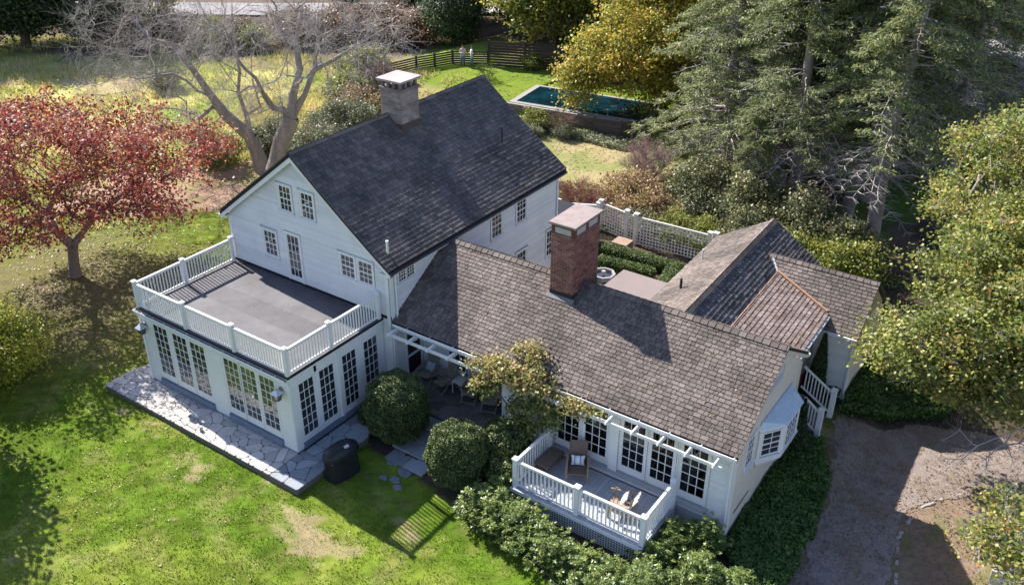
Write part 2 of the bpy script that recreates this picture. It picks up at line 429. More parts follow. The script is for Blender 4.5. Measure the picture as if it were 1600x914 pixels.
# roof
rf = MB()
for sx, xe in ((1, .70), (-1, -7.88)):
    e0 = (xe, 4.25); ze = 5.19-.05
    n_ = 8; prev = None
    xs = [XR+(xe-XR)*i/n_ for i in range(n_+1)]
    sg = (lambda t: .07*4*t*(1-t)) if sx > 0 else (lambda t: 0)
    for i in range(n_):
        z0 = 8.40-(8.40-ze)*i/n_-sg(i/n_); z1 = 8.40-(8.40-ze)*(i+1)/n_-sg((i+1)/n_)
        x0, x1 = xs[i], xs[i+1]
        P = [(x0, 4.25, z0-.13), (x1, 4.25, z1-.13), (x1, 4.25, z1-.012), (x0, 4.25, z0-.012)]
        if sx < 0: P = P[::-1]
        rf.prism(P[::-1], (0, 11.25, 0))
roof = rf.build('roof', black, house, label='steep dark shake roof of the tall main block')
sl = Vector((XR-.70, 0, 8.43-5.19)); L_ = sl.length
roof_plane(roof, (.70, 4.22, 5.17), (0, 1, 0), sl, [(0, 0), (11.3, 0), (11.3, L_), (0, L_)][::1], .172, shake_dark, .16, .34, th=.026, sag=.055, jit=.005)
sl2 = Vector((XR+7.88, 0, 8.43-5.19))
roof_plane(roof, (-7.88, 15.52, 5.17), (0, -1, 0), sl2, [(0, 0), (11.3, 0), (11.3, sl2.length), (0, sl2.length)], .19, shake_dark, .2, .4, th=.03)
ridge(roof, (XR, 4.22, 8.43), (XR, 9.3, 8.43), -sl, -sl2, shake_dark, .13, .3)
ridge(roof, (XR, 10.34, 8.43), (XR, 15.52, 8.43), -sl, -sl2, shake_dark, .13, .3)
# rake boards, fascia, gutter returns
for xe, nm in ((.70, 0), (-7.88, 1)):
    P = [(XR, 4.262, 8.40-.13), (xe, 4.262, 5.14-.13), (xe, 4.262, 5.14-.30), (XR, 4.262, 8.40-.32)]
    if xe < XR: P = P[::-1]
    MB().prism(P, (0, .03, 0)).build('rake_board', white, house)
MB().box(.50, 4.29, 4.93, .66, 15.4, 5.0).build('soffit', white, house)
MB().box(.66, 4.29, 4.90, .70, 15.45, 5.02).build('fascia', white, house)
MB().box(.703, 4.27, 4.99, .78, 15.47, 5.07).build('gutter', mat('dark_gutter', (.05, .055, .07), .4, .2, 5), house)
MB().box(-8.0, 4.27, 4.93, -7.62, 4.55, 5.0).build('cornice_return', white, house)
MB().box(.2, 4.27, 4.88, .70, 4.45, 4.95).build('cornice_return', white, house)
# roof vents
for (x, y, z, r, hh, m_, lb) in ((.22, 4.75, 5.45, .045, .50, white, 'short white pipe vent near the eave'), (-1.15, 13.4, 6.45, .03, .75, black, 'thin black pipe vent')):
    v_ = MB().tube((x, y, z), (x, y, z+hh), r).build('vent_pipe', m_, house, label=lb)
    MB().tube((x, y, z+hh), (x, y, z+hh+.03), r*1.2).build('vent_collar', m_, v_)

def masonry(parent, pcs, x0, y0, x1, y1, z0, z1, bw, bh, faces, m, g=.010, jit=.004, rag=0):
    """running bond on the named faces: 's' = -y, 'e' = +x, 'n', 'w'"""
    row = 0; z = z0
    while z < z1-.01:
        h = min(bh*(1+(random.uniform(-rag, rag) if rag else 0)), z1-z)
        for f in faces:
            if f in 'sn': L, o, a, n = x1-x0, Vector((x0, y0 if f == 's' else y1, 0)), Vector((1, 0, 0)), Vector((0, -1 if f == 's' else 1, 0))
            else: L, o, a, n = y1-y0, Vector((x1 if f == 'e' else x0, y0, 0)), Vector((0, 1, 0)), Vector((1 if f == 'e' else -1, 0, 0))
            u = 0; first = True
            while u < L-.01:
                l = bw*(1+(random.uniform(-rag*1.5, rag*1.5) if rag else 0))
                if first and row % 2: l *= .5
                first = False
                if L-u-l < bw*.3: l = L-u
                t = .012+random.uniform(-jit, jit)
                V0 = o+a*(u+(g/2 if u > .001 else -.008))+Z*(z+g/2)
                MBx = MB().obox(V0, a*(min(l, L-u)-g+(.008 if L-u-l < .01 or u < .001 else 0)), Z*(h-g), n*t)
                pcs.add(MBx.V, MBx.F, parent, m=m); u += l
        z += h; row += 1
# stone chimney
x0, y0, x1, y1 = -3.88, 9.34, -2.89, 10.34
ch = MB().box(x0, y0, 7.4, x1, y1, 9.40).build('chimney', mortar, house, label='square pale stone chimney with a raised slab cap')
masonry(ch, STN, x0, y0, x1, y1, 8.12, 9.32, .36, .13, 'sewn', stone_m, g=.014, jit=.006, rag=.25)
MB().box(x0-.03, y0-.03, 7.6, x1+.03, y1+.03, 8.12).build('flashing', mat('brown_flashing', (.09, .065, .06), .6, .2, 6), ch)
MB().box(x0-.05, y0-.05, 9.33, x1+.05, y1+.05, 9.45).build('corbel', stone_m, ch)
for i in range(4):
    for j in range(4):
        if i in (0, 3) or j in (0, 3):
            cx, cy = x0+.07+(x1-x0-.14)*i/3, y0+.07+(y1-y0-.14)*j/3
            if (i, j) in ((1, 1), (1, 2), (2, 1), (2, 2)): continue
            MB().box(cx-.055, cy-.055, 9.45, cx+.055, cy+.055, 9.70).build('pier', stone_m, ch)
MB().box(x0-.10, y0-.12, 9.70, x1+.12, y1+.1, 9.78).build('cap', mat('rust_stained_slab', (.33, .29, .28), .8, .2, 1.6, fine=(20, .15), col2=(.38, .31, .29)), ch)
for cx in (-3.6, -3.15): MB().tube((cx, 9.84, 9.40), (cx, 9.84, 9.6), .11, .1, 10).build('flue', mat('clay_flue', (.5, .3, .2), .8), ch)
# step flashing strip where the dark band runs below the chimney
# ---- sunroom ---------------------------------------------------------------
SL = -7.6
MB().box(SL+.04, .04, -.05, -.04, HY0+.02, 2.86).build('wall', white, house, label='flat-roofed sunroom walls')
MB().box(SL-.02, -.02, -.05, .02, HY0, .0).build('plinth', bluegrey, house)
front_g = [(-6.93, .74), (-5.87, .74), (-4.92, .74), (-3.17, .70), (-2.32, .70), (-1.42, .70)]
for x, w_ in front_g:
    window(house, (x, .0, .54), (1, 0, 0), (0, -1, 0), w_, 2.04, 3, 7, name='french_door', casing=0, kick=.27, sill=False, stile=.09, prd=.03, bar=.022)
right_g = [(.36, .63), (1.28, .64), (2.36, .64), (3.42, .66)]
for y, w_ in right_g:
    window(house, (.0, y, .46), (0, 1, 0), (1, 0, 0), w_, 2.06, 3, 6, name='french_door', casing=0, kick=.24, sill=False, stile=.09, mg=glass_dim)
# panels and posts between the doors
def panelx(x0, x1, z0=0, z1=2.86, d0=.04, d1=-.022, nm='wall_panel'): MB().box(x0, d1, z0, x1, d0, z1).build(nm, white, house)
for x0, x1 in ((SL, -7.03), (-6.09, -5.97), (-5.03, -5.02), (-4.08, -3.27), (-2.37, -2.42), (-1.52, -1.52), (-.62, 0)):
    if x1-x0 > .02: panelx(x0, x1, d1=-.02 if x1-x0 > .3 else -.012)
MB().box(SL, -.012, 2.68, 0, .04, 2.88).build('header', white, house)
MB().box(-3.9, -.03, .05, -3.3, -.02, 2.6).build('panel_seam', white, house)
for x0, x1 in ((-7.03, -4.08), (-3.27, -.62)):
    MB().box(x0, -.10, .02, x1, .04, .24).build('threshold', bluegrey, house)
for y0, y1 in ((0, .27), (1.08, 1.19), (2.01, 2.27), (3.09, 3.33), (4.17, 4.44)):
    MB().box(-.04, y0+(.005 if y0 == 0 else 0), 0, .02 if y1-y0 > .15 else .012, y1, 2.86).build('wall_panel', white, house)
MB().box(-.04, .0, 2.61, .012, 4.44, 2.88).build('header', white, house)
MB().box(-.04, .27, .02, .07, 4.17, .2).build('threshold', bluegrey, house)
MB().box(0, 2.10, 0, .06, 2.19, 2.88).build('pilaster', white, house)
# cornice, gutter, deck surface
MB().box(SL-.06, -.06, 2.88, .06, HY0-.02, 2.98).build('cornice', white, house)
MB().box(SL-.12, -.16, 2.88, .06, -.06, 2.89).build('gutter_bottom', white, house)
gu = MB(); gu.box(SL-.14, -.17, 2.86, .0, -.155, 2.95)
gu.box(SL-.14, -.17, 2.845, .0, -.05, 2.86); gu.box(SL-.16, -.18, 2.84, SL-.14, -.05, 2.955)
g_ = gu.build('gutter', gutter_m, house)
MB().box(SL-.138, -.154, 2.89, -.01, -.062, 2.90).build('gutter_bed', black, g_)
for i in range(12): MB().box(SL+.3+i*.62, -.16, 2.955, SL+.33+i*.62, -.05, 2.965).build('gutter_strap', gutter_m, g_)
MB().path([(SL-.02, -.12, 2.86), (SL-.0, -.06, 2.6), (SL+.0, -.06, .0)], .035).build('downspout', gutter_m, house)
MB().box(SL-.08, -.09, 2.98, .09, HY0-.02, 3.05).build('deck_edge', black, house)
dk = MB()
# membrane sheets, each its own strip with a lap
mem = MB().box(SL-.05, -.06, 3.05, .06, HY0-.018, 3.062).build('deck_roof', membrane, house, label='flat dark membrane roof deck over the sunroom')
yy = 0
for i in range(5):
    r_ = random.Random(i)
    MB().box(SL-.04, yy, 3.062, .05, min(yy+.93, HY0-.03), 3.066+.002*(i % 2), r=r_.random()).build('membrane_sheet', mat('membrane_%s' % ('lighter' if i % 2 else 'darker'), (.10+.018*(i % 2), .095+.018*(i % 2), .10+.018*(i % 2)), .75, .28, 1.0, fine=(40, .15), bump=.1, bs=60), mem)
    yy += .93
railing(house, (SL+.03, -.0), (-.0, -.0), 3.06, .98, [0, .345, .672, 1.0], spacing=.128)
railing(house, (0.0, .06), (0.0, 4.30), 3.06, .98, [.44, 1.0], spacing=.128)
railing(house, (SL+.03, .06), (SL+.03, 4.30), 3.06, .98, [.47, 1.0], spacing=.128)
# wall lanterns
def lantern(x, y, z):
    b = MB().box(x-.05, y+.13, z-.06, x+.05, y+.20, z+.14); b.tube((x, y+.15, z+.05), (x, y, z+.05), .018)
    o = b.build('wall_lantern', pewter, house)
    r = MB(); t = .17
    r.add([(x-t, y-t, z), (x+t, y-t, z), (x+t, y+t, z), (x-t, y+t, z), (x-.05, y-.05, z+.13), (x+.05, y-.05, z+.13), (x+.05, y+.05, z+.13), (x-.05, y+.05, z+.13)], BOXF)
    r.box(x-.04, y-.04, z+.13, x+.04, y+.04, z+.17); r.tube((x, y, z+.17), (x, y, z+.21), .018)
    r.build('lantern_roof', mat('polished_pewter', (.55, .55, .57), .3, .1, 10, metal=.6), o)
    c = MB().add([(x-.07, y-.07, z-.24), (x+.07, y-.07, z-.24), (x+.07, y+.07, z-.24), (x-.07, y+.07, z-.24), (x-.11, y-.11, z), (x+.11, y-.11, z), (x+.11, y+.11, z), (x-.11, y+.11, z)], BOXF)
    c.build('lantern_glass', glass_dim, o)
    f = MB()
    for sx in (-1, 1):
        for sy in (-1, 1): f.tube((x+sx*.075, y+sy*.075, z-.25), (x+sx*.115, y+sy*.115, z), .01, n=5)
    f.box(x-.085, y-.085, z-.27, x+.085, y+.085, z-.245); f.build('lantern_cage', pewter, o)
lantern(-7.36, -.22, 2.38); lantern(-.36, -.22, 2.38)
MB().path([(SL+.02, -.07, 2.2), (SL+.02, -.07, 1.7)], .03).build('downspout_clip', gutter_m, house)

# ---- front wing ------------------------------------------------------------
WX0, WX1 = .45, 13.2
WYe, WZe, WYr, WZr, WYb, WZb = 4.45, 3.05, 7.67, 5.02, 10.07, 3.57
# walls: dark interior backing, then trim and clapboards
MB().box(5.05, 4.78, G, WX1-.04, 9.72, 2.9).build('wall', interior, house)
g5 = [(WX1-.045, 4.62, G), (WX1-.045, 9.72, G), (WX1-.045, 9.72, 3.45), (WX1-.045, 7.6, 4.82), (WX1-.045, 4.62, 2.95)]
gw = MB().prism(g5, (.04, 0, 0)).build('gable_wall', cream, house, label='cream gable end wall of the low wing')
bayhole = [(6.35, 1.3, 9.05, 3.02), (5.35, 1.75, 6.05, 3.05), (6.55, 3.8, 7.85, 4.3)]
clap(gw, (WX1, 0, 0), (0, 1, 0), (1, 0, 0), [(4.7, G+.2), (9.72, G+.2), (9.72, 3.42), (7.62, 4.86), (4.7, 3.05)], bayhole, e=.15, m=cream)
MB().box(WX1-.02, 4.60, G, WX1+.035, 4.72, 3.02).build('corner_board', white, house)
MB().box(WX1-.02, 9.62, G, WX1+.035, 9.76, 3.4).build('corner_board', cream, house)
MB().box(WX1-.14, 4.555, G, WX1+.03, 4.60, 2.98).build('corner_board', white, house)
doors_w = [(7.30, .76, 2), (8.30, .76, 2), (9.64, .72, 1), (10.62, .70, 2), (11.63, .76, 3)]
gz0, gh = .96, 1.74
hl = [(x-.12, .3, x+w+.12, 3.0) for x, w, c in doors_w]
wl = MB()
prev = 5.3
for x, w_, c in doors_w:
    wl.box(prev, 4.62, G, x-.06, 4.78, 2.95); wl.box(x-.06, 4.62, G, x+w_+.06, 4.78, gz0-.22); wl.box(x-.06, 4.62, gz0+gh+.03, x+w_+.06, 4.78, 2.95)
    prev = x+w_+.06
wl.box(prev, 4.62, G, WX1-.05, 4.78, 2.95)
wf = wl.build('wall', white, house, label='white front wall of the low wing facing the deck')
clap(wf, (0, 4.62, 0), (1, 0, 0), (0, -1, 0), [(12.52, G+.1), (WX1-.14, G+.1), (WX1-.14, 2.9), (12.52, 2.9)], [], e=.112)
clap(wf, (0, 4.62, 0), (1, 0, 0), (0, -1, 0), [(5.3, G+.1), (12.52, G+.1), (12.52, .62), (5.3, .62)], [], e=.112)
for x, w_, c in doors_w:
    dd = window(house, (x, 4.60, gz0), (1, 0, 0), (0, -1, 0), w_, gh, 3, 5, name='french_door', casing=.03, kick=.25, sill=False, stile=.085, mg=glass_clear, cur=c)
for x0, x1 in ((5.3, 7.17), (8.19, 8.18), (9.20, 9.51), (10.48, 10.50), (11.45, 11.50)):
    if x1-x0 > .02: MB().box(x0, 4.50 if x0 > 9.1 and x1 < 9.6 else 4.57, .6, x1, 4.62, 2.93).build('wall_panel', white, house)
MB().box(5.3, 4.38, .60, 12.6, 4.60, .66).build('sill_ledge', mat('grey_ledge_paint', (.36, .37, .38), .6), house)
MB().box(5.3, 4.44, .47, 12.6, 4.60, .60).build('sill_board', white, house)
# porch recess behind the pergola
pz = .2
MB().box(WX0, 6.02, G, 5.05, 6.3, 2.9).build('wall', white, house, label='white back wall of the recessed porch')
MB().box(5.05, 4.62, G, 5.3, 6.3, 2.92).build('wall', white, house)
MB().box(WX0-.01, 4.6, 2.86, 5.3, 6.02, 2.90).build('porch_ceiling', white, house)
for x in (1.75, 2.65, 3.9):
    window(house, (x, 6.0, .82), (1, 0, 0), (0, -1, 0), .72, 1.5, 3, 4, mg=glass_dim, mid=True, casing=.07)
sdr = MB(); X_ = WX0+.02
sdr.box(X_, 5.05, pz, X_+.04, 5.14, 2.3); sdr.box(X_, 5.86, pz, X_+.04, 5.95, 2.3); sdr.box(X_, 5.14, 2.2, X_+.04, 5.86, 2.3); sdr.box(X_, 5.14, pz, X_+.04, 5.86, pz+.2); sdr.box(X_, 5.14, 1.15, X_+.04, 5.86, 1.25)
sdo = sdr.build('screen_door', white, house)
MB().box(X_, 5.14, pz+.2, X_+.015, 5.86, 1.15).build('screen', black, sdo); MB().box(X_, 5.14, 1.25, X_+.015, 5.86, 2.2).build('screen', black, sdo)
# roof
fs = Vector((0, WYr-WYe, WZr-WZe)); bsl = Vector((0, WYr-WYb, WZr-WZb))
rw = MB()
t = .10
rw.prism([(.45, WYe, WZe-t), (.45, WYr, WZr-t), (.45, WYr, WZr-.015), (.45, WYe, WZe-.015)][::-1], (12.85, 0, 0))
rw.prism([(.45, WYr, WZr-t), (.45, WYb, WZb-t), (.45, WYb, WZb-.015), (.45, WYr, WZr-.015)][::-1], (12.85, 0, 0))
roofw = rw.build('roof', black, house, label='long grey-brown shake roof of the low front wing')
roof_plane(roofw, (.47, WYe-.02, WZe-.012), (1, 0, 0), fs, [(0, 0), (12.85, 0), (12.85, fs.length), (0, fs.length)], .142, shake_grey, .12, .26)
roof_plane(roofw, (13.32, WYb+.02, WZb-.012), (-1, 0, 0), bsl, [(0, 0), (12.85, 0), (12.85, bsl.length), (0, bsl.length)], .165, shake_grey, .16, .3)
ridge(roofw, (.6, WYr, WZr), (5.36, WYr, WZr), -fs, -bsl, shake_grey, .17, .25)
ridge(roofw, (6.25, WYr, WZr), (13.32, WYr, WZr), -fs, -bsl, shake_grey, .17, .25)
# rakes, gutter, fascia
for A_, B_ in (((WYr, WZr-t), (WYe, WZe-t)), ((WYb, WZb-t), (WYr, WZr-t))):
    P = [(13.23, A_[0], A_[1]), (13.23, B_[0], B_[1]), (13.23, B_[0], B_[1]-.14), (13.23, A_[0], A_[1]-.14)]
    MB().prism(P, (.05, 0, 0)).build('rake_board', cream, house)
gf = MB().box(.6, 4.36, 2.94, 13.3, 4.44, 2.955); gf.box(.6, 4.33, 2.94, 13.3, 4.36, 3.03)
gw_ = gf.build('gutter', gutter_m, house)
MB().box(.6, 4.36, 2.955, 13.3, 4.445, 2.975).build('gutter_bed', black, gw_)
for i in range(13): MB().box(1.2+i, 4.33, 3.03, 1.23+i, 4.45, 3.04).build('gutter_strap', gutter_m, gw_)
MB().box(.6, 4.445, 2.78, 13.22, 4.50, 2.93).build('fascia', white, house)
MB().box(5.3, 4.50, 2.88, 13.22, 4.62, 2.93).build('soffit', white, house)
MB().path([(13.16, 4.52, 2.9), (13.16, 4.52, G)], .035).build('downspout', gutter_m, house)
MB().tube((13.3, WYb-.02, WZb-.12), (13.3, WYb+.1, WZb-.12), .05).build('gutter_end', gutter_m, house)
# pergola shelf along the eave
pg = MB().box(.55, 4.03, 2.72, 13.0, 4.075, 2.83).build('pergola', white, house, label='white open rafter shelf running below the wing eave')
for k in range(15):
    x = .74+.861*k
    P = [(x-.022, 4.45, 2.72), (x-.022, 3.90, 2.79), (x-.022, 3.86, 2.84), (x-.022, 3.90, 2.90), (x-.022, 4.45, 2.90)]
    MB().prism(P, (.045, 0, 0)).build('rafter', white, pg)
MB().box(6.15, 4.02, G+.4, 6.25, 4.10, 2.72).build('post', white, pg)
# brick chimney
x0, y0, x1, y1 = 5.38, 6.96, 6.23, 8.56
c2 = MB().box(x0, y0, 3.9, x1, y1, 7.10).build('chimney', mortar, house, label='tall red brick chimney with a flat slab cap')
masonry(c2, BRK, x0, y0, x1, y1, 4.78, 6.86, .212, .075, 'sewn', brick_m, g=.015)
MB().box(x0-.02, y0-.02, 4.4, x1+.02, y1+.02, 4.78).build('flashing', black, c2)
for (a0, b0, a1, b1) in ((x0-.01, y0-.01, x0+.12, y1+.01), (x1-.12, y0-.01, x1+.01, y0+.14), (x1-.12, y0+.72, x1+.01, y0+.88), (x1-.12, y1-.14, x1+.01, y1+.01)):
    MB().box(a0, b0, 6.86, a1, b1, 7.2).build('pier', brick_m, c2)
MB().box(x0+.13, y0+.13, 6.9, x1-.13, y1-.13, 7.12).build('vent_louver', mat('verdigris_metal', (.16, .20, .23), .4, .2, 8, metal=.4), c2)
MB().box(x0+.02, y0+.0, 6.865, x1+.0, y1, 6.90).build('ledge', mat('verdigris_metal', (1, 1, 1)), c2)
MB().box(x0-.07, y0-.09, 7.2, x1+.08, y1+.08, 7.27).build('cap', mat('weathered_brown_slab', (.27, .215, .20), .85, .2, 3, fine=(30, .2)), c2)
MB().prism([(x0-.1, y0-.14, 4.52), (x1+.1, y0-.14, 4.52), (x1+.12, y0-.02, 4.62), (x0-.12, y0-.02, 4.62)], (0, 0, .03)).build('flashing_apron', mat('dull_lead', (.16, .15, .15), .6, .2, 6), c2)
# bay window on the gable
def bay():
    W = WX1+.02; pts = [(W, 6.40), (13.74, 7.18), (13.74, 8.42), (W, 9.05)]
    b = MB()
    for z0, z1 in ((1.42, 1.62), (2.60, 2.76)): b.prism([(x, y, z0) for x, y in pts], (0, 0, z1-z0))
    o = b.build('bay_window', white, house, label='three-sided bay window with a pale blue metal roof')
    top = [(W, 6.5, 2.97), (W, 8.98, 2.97)]
    ov = [(W, 6.28, 2.765), (13.82, 7.12, 2.765), (13.82, 8.48, 2.765), (W, 9.17, 2.765)]
    r = MB().add([ov[0], ov[1], ov[2], ov[3], top[0], top[1], (W, 7.2, 3.0)], [(0, 1, 4), (1, 2, 5, 4), (2, 3, 5), (0, 4, 5, 3), (3, 2, 1, 0)])
    r.build('bay_roof', mat('pale_blue_metal_roof', (.52, .60, .66), .45, .1, 4, fine=(9, .25)), o)
    un = MB().add([(W, 6.6, 1.18), (W, 8.9, 1.18), (13.74, 7.18, 1.42), (13.74, 8.42, 1.42), (W, 6.4, 1.42), (W, 9.05, 1.42)], [(0, 2, 3, 1), (0, 4, 2), (1, 3, 5)])
    un.build('bay_base', white, o)
    MB().prism([(x+.06*(x > W), y, 1.62) for x, y in ((W, 6.33), (13.74, 7.13), (13.74, 8.47), (W, 9.12))], (0, 0, .04)).build('sill', white, o)
    for p, q, c in ((pts[0], pts[1], 2), (pts[1], pts[2], 4), (pts[2], pts[3], 2)):
        p, q = Vector((*p, 0)), Vector((*q, 0)); a = (q-p).normalized(); n = Vector((a.y, -a.x, 0)); L = (q-p).length
        MB().obox(p+Z*1.62-n*.05, q-p, n*.03, Z*1.0).build('bay_wall', white, o)
        w_ = L-.34
        for u0, u1 in ((0, .12), (L-.12, L)): MB().obox(p+a*u0+Z*1.66-n*.02, a*(u1-u0), n*.04, Z*.96).build('bay_post', white, o)
        # sash goes in as sub part
        s_ = window(house, p+a*.17+Z*1.74, a, n, w_, .80, c, 4, name='window', casing=.0, sill=False, mid=True, mg=glass_dim)
bay()
window(house, (WX1+.01, 5.46, 1.92), (0, 1, 0), (1, 0, 0), .48, 1.0, 3, 4, mid=True, casing=.07, mg=glass_dim, cm=white)
lv = MB().box(WX1-.01, 6.62, 3.86, WX1+.012, 7.78, 4.22).build('louver', white, house)
for i in range(3): MB().obox((WX1+.012, 6.68, 3.9+i*.1), (0, 1.04, 0), (.03, 0, -.03), (0, 0, .07)).build('louver_slat', mat('louver_grey_paint', (.4, .42, .45), .6), lv)  # slats in a mid grey, darker than the white louver
MB().tube((WX1+.05, 5.0, .55), (WX1+.05, 6.1, .62), .012).build('hose_rail', black, house)
# tan flat roof link
MB().box(5.15, 9.7, G, 8.1, 12.75, 2.72).build('wall', white, house)
MB().box(5.05, 9.6, 2.72, 8.25, 12.88, 2.82).build('flat_roof', tan_roof, house, label='low flat tan roof between the wings')

# ---- rear wing A (ridge runs away from the camera), slightly skewed ----------
def skew(x, y, z): return (x-.028*(y-10), y, z)
AX, AZ = 9.36, 4.22; AE = 7.05; AEz = 2.80; KX, KZ = 10.53, 3.42; GX, GZ = 12.85, 2.80; AY1 = 17.75; AY0 = 8.6
ra = MB()
def slab(mb, x0, z0, x1, z1, y0, y1, t=.10):
    a = [Vector(skew(x0, y0, z0-.015)), Vector(skew(x1, y0, z1-.015)), Vector(skew(x1, y1, z1-.015)), Vector(skew(x0, y1, z0-.015))]
    mb.prism([p-Z*t for p in a] if (x1 > x0) else [p-Z*t for p in a][::-1], (0, 0, t))
slab(ra, AE, AEz, AX, AZ, AY0, AY1); slab(ra, AX, AZ, KX, KZ, AY0, AY1); slab(ra, KX, KZ, 11.45, 2.82, 15.6, AY1); slab(ra, KX, KZ, GX, GZ, 8.6, 15.6)
roofa = ra.build('roof', black, house, label='grey shake roof of the rear wing running towards the conifers')
sk = Vector((-.028, 1, 0)).normalized()
u1 = Vector((AX-AE, 0, AZ-AEz)); roof_plane(roofa, skew(AE, AY1, AEz), -sk, u1, [(0, 0), (AY1-AY0, 0), (AY1-AY0, u1.length), (0, u1.length)], .155, shake_grey, .13, .3)
u2 = Vector((AX-KX, 0, AZ-KZ)); roof_plane(roofa, skew(KX, AY0, KZ), sk, u2, [(0, 0), (AY1-AY0, 0), (AY1-AY0, u2.length), (0, u2.length)], .165, mat('dark_grey_shake', (.11, .10, .10), .8, .3, 1.2, fine=(20, .3), rnd=.35, bump=.3, bs=35), .16, .3, th=.034)
u3 = Vector((KX-11.45, 0, KZ-2.82)); roof_plane(roofa, skew(11.45, 15.0, 2.82), sk, u3, [(0, 0), (AY1-15.0, 0), (AY1-15.0, u3.length), (0, u3.length)], .165, MATS['dark_grey_shake'], .16, .3, th=.034)
u4 = Vector((KX-GX, 0, KZ-GZ)); roof_plane(roofa, skew(GX, 9.2, GZ), sk, u4, [(0, 0), (5.6, 0), (6.3, u4.length), (0, u4.length)], .165, shake_brown, .2, .32, th=.03)
ridge(roofa, skew(AX, AY0, AZ), skew(AX, AY1, AZ), -u1, -u2, shake_grey, .15, .25)
MB().bar(skew(KX, 9.4, KZ+.02), skew(KX, 15.2, KZ+.02), .07, .03).build('flashing', copper, roofa)
ea = MB(); ea.prism([skew(AX, AY1-.3, AZ-.13), skew(AE+.2, AY1-.3, AEz-.05), skew(AE+.2, AY1-.3, G), skew(11.3, AY1-.3, G), skew(11.3, AY1-.3, AEz-.05)], (0, -.1, 0))
ea.box(7.3, 8.8, G, 12.3, 17.2, 2.55); ea.build('wall', white, house, label='walls of the rear wing')
MB().bar(skew(AE-.02, AY0+1.4, AEz-.07), skew(AE-.02, AY1, AEz-.07), .05, .11).build('fascia', white, house)
MB().bar(skew(GX+.04, 9.8, GZ-.07), skew(GX+.04, 14.1, GZ-.07), .09, .08).build('gutter', gutter_m, house)
for (x, y, r, hh, m_, lb) in ((7.55, 14.9, .035, .45, white, 'thin white pipe vent'), (8.0, 11.8, .05, .42, black, 'short black pipe vent')):
    z = AEz+(x-AE)/(AX-AE)*(AZ-AEz)
    q = skew(x, y, z); MB().tube((q[0], q[1], z-.05), (q[0], q[1], z+hh), r).build('vent_pipe', m_, house, label=lb)
# ---- rear wing B (ridge runs right) -----------------------------------------
BZr, BYr, BZe, BYe, BX1 = 3.84, 15.5, 2.42, 13.68, 13.98
rb = MB()
rb.prism([(9.7, BYe, BZe-.12), (9.7, BYr, BZr-.12), (9.7, BYr, BZr-.015), (9.7, BYe, BZe-.015)][::-1], (BX1-9.7, 0, 0))
rb.prism([(9.7, BYr, BZr-.12), (9.7, 17.3, BZe-.12), (9.7, 17.3, BZe-.015), (9.7, BYr, BZr-.015)][::-1], (BX1-9.7, 0, 0))
roofb = rb.build('roof', black, house, label='small grey shake roof of the far right wing')
ub = Vector((0, BYr-BYe, BZr-BZe)); Lb = ub.length
# valley line along the brown roof
roof_plane(roofb, (9.7, BYe-.02, BZe), (1, 0, 0), ub, [(.05, 0), (BX1-9.7, 0), (BX1-9.7, Lb), (.05, Lb)], .145, shake_grey, .13, .3)
ub2 = Vector((0, BYr-17.3, BZr-BZe)); roof_plane(roofb, (BX1, 17.3, BZe), (-1, 0, 0), ub2, [(0, 0), (BX1-10.4, 0), (BX1-10.0, ub2.length), (0, ub2.length)], .165, shake_grey, .2, .3)
ridge(roofb, (9.9, BYr, BZr), (BX1, BYr, BZr), -ub, -ub2, shake_grey, .15, .25)
MB().bar((10.02, 15.40, 3.80), (10.42, 14.98, 3.46), .06, .03).build('flashing', gutter_m, roofb)
MB().bar((10.42, 14.98, 3.50), (12.66, 14.2, 2.88), .09, .035).build('flashing', copper, roofb)
wbm = MB(); wbm.prism([(12.5, 13.86, G), (BX1-.12, 13.86, G), (BX1-.12, 13.86, 2.34), (12.5, 13.86, 2.34)], (0, .1, 0))
wbm.prism([(BX1-.16, 13.86, G), (BX1-.16, 17.1, G), (BX1-.16, 17.1, 2.34), (BX1-.16, 15.5, 3.66), (BX1-.16, 13.86, 2.34)], (.08, 0, 0))
wB = wbm.build('wall', white, house, label='white clapboard walls of the far right wing')
clap(wB, (0, 13.85, 0), (1, 0, 0), (0, -1, 0), [(12.5, 0), (BX1-.2, 0), (BX1-.2, 2.34), (12.5, 2.34)], [], e=.112)
clap(wB, (BX1-.08, 0, 0), (0, 1, 0), (1, 0, 0), [(13.95, 0), (17.0, 0), (17.0, 2.34), (15.5, 3.6), (13.95, 2.34)], [], e=.14, m=cream)
MB().box(BX1-.2, 13.80, G, BX1-.06, 13.95, 2.36).build('corner_board', white, house)
MB().box(12.6, 13.58, 2.30, BX1, 13.68, 2.40).build('gutter', gutter_m, house)
MB().path([(BX1-.2, 13.7, 2.3), (BX1-.1, 13.72, 2.0), (BX1-.1, 13.72, .1), (BX1+.05, 13.4, -.1)], .04).build('downspout', gutter_m, house)
MB().box(12.35, 13.6, G, 12.5, 13.85, .35).build('foundation', brick_m, house)
SHI.done(); CLP.done(); PAN.done(); BRK.done(); STN.done(); CAPS.done()

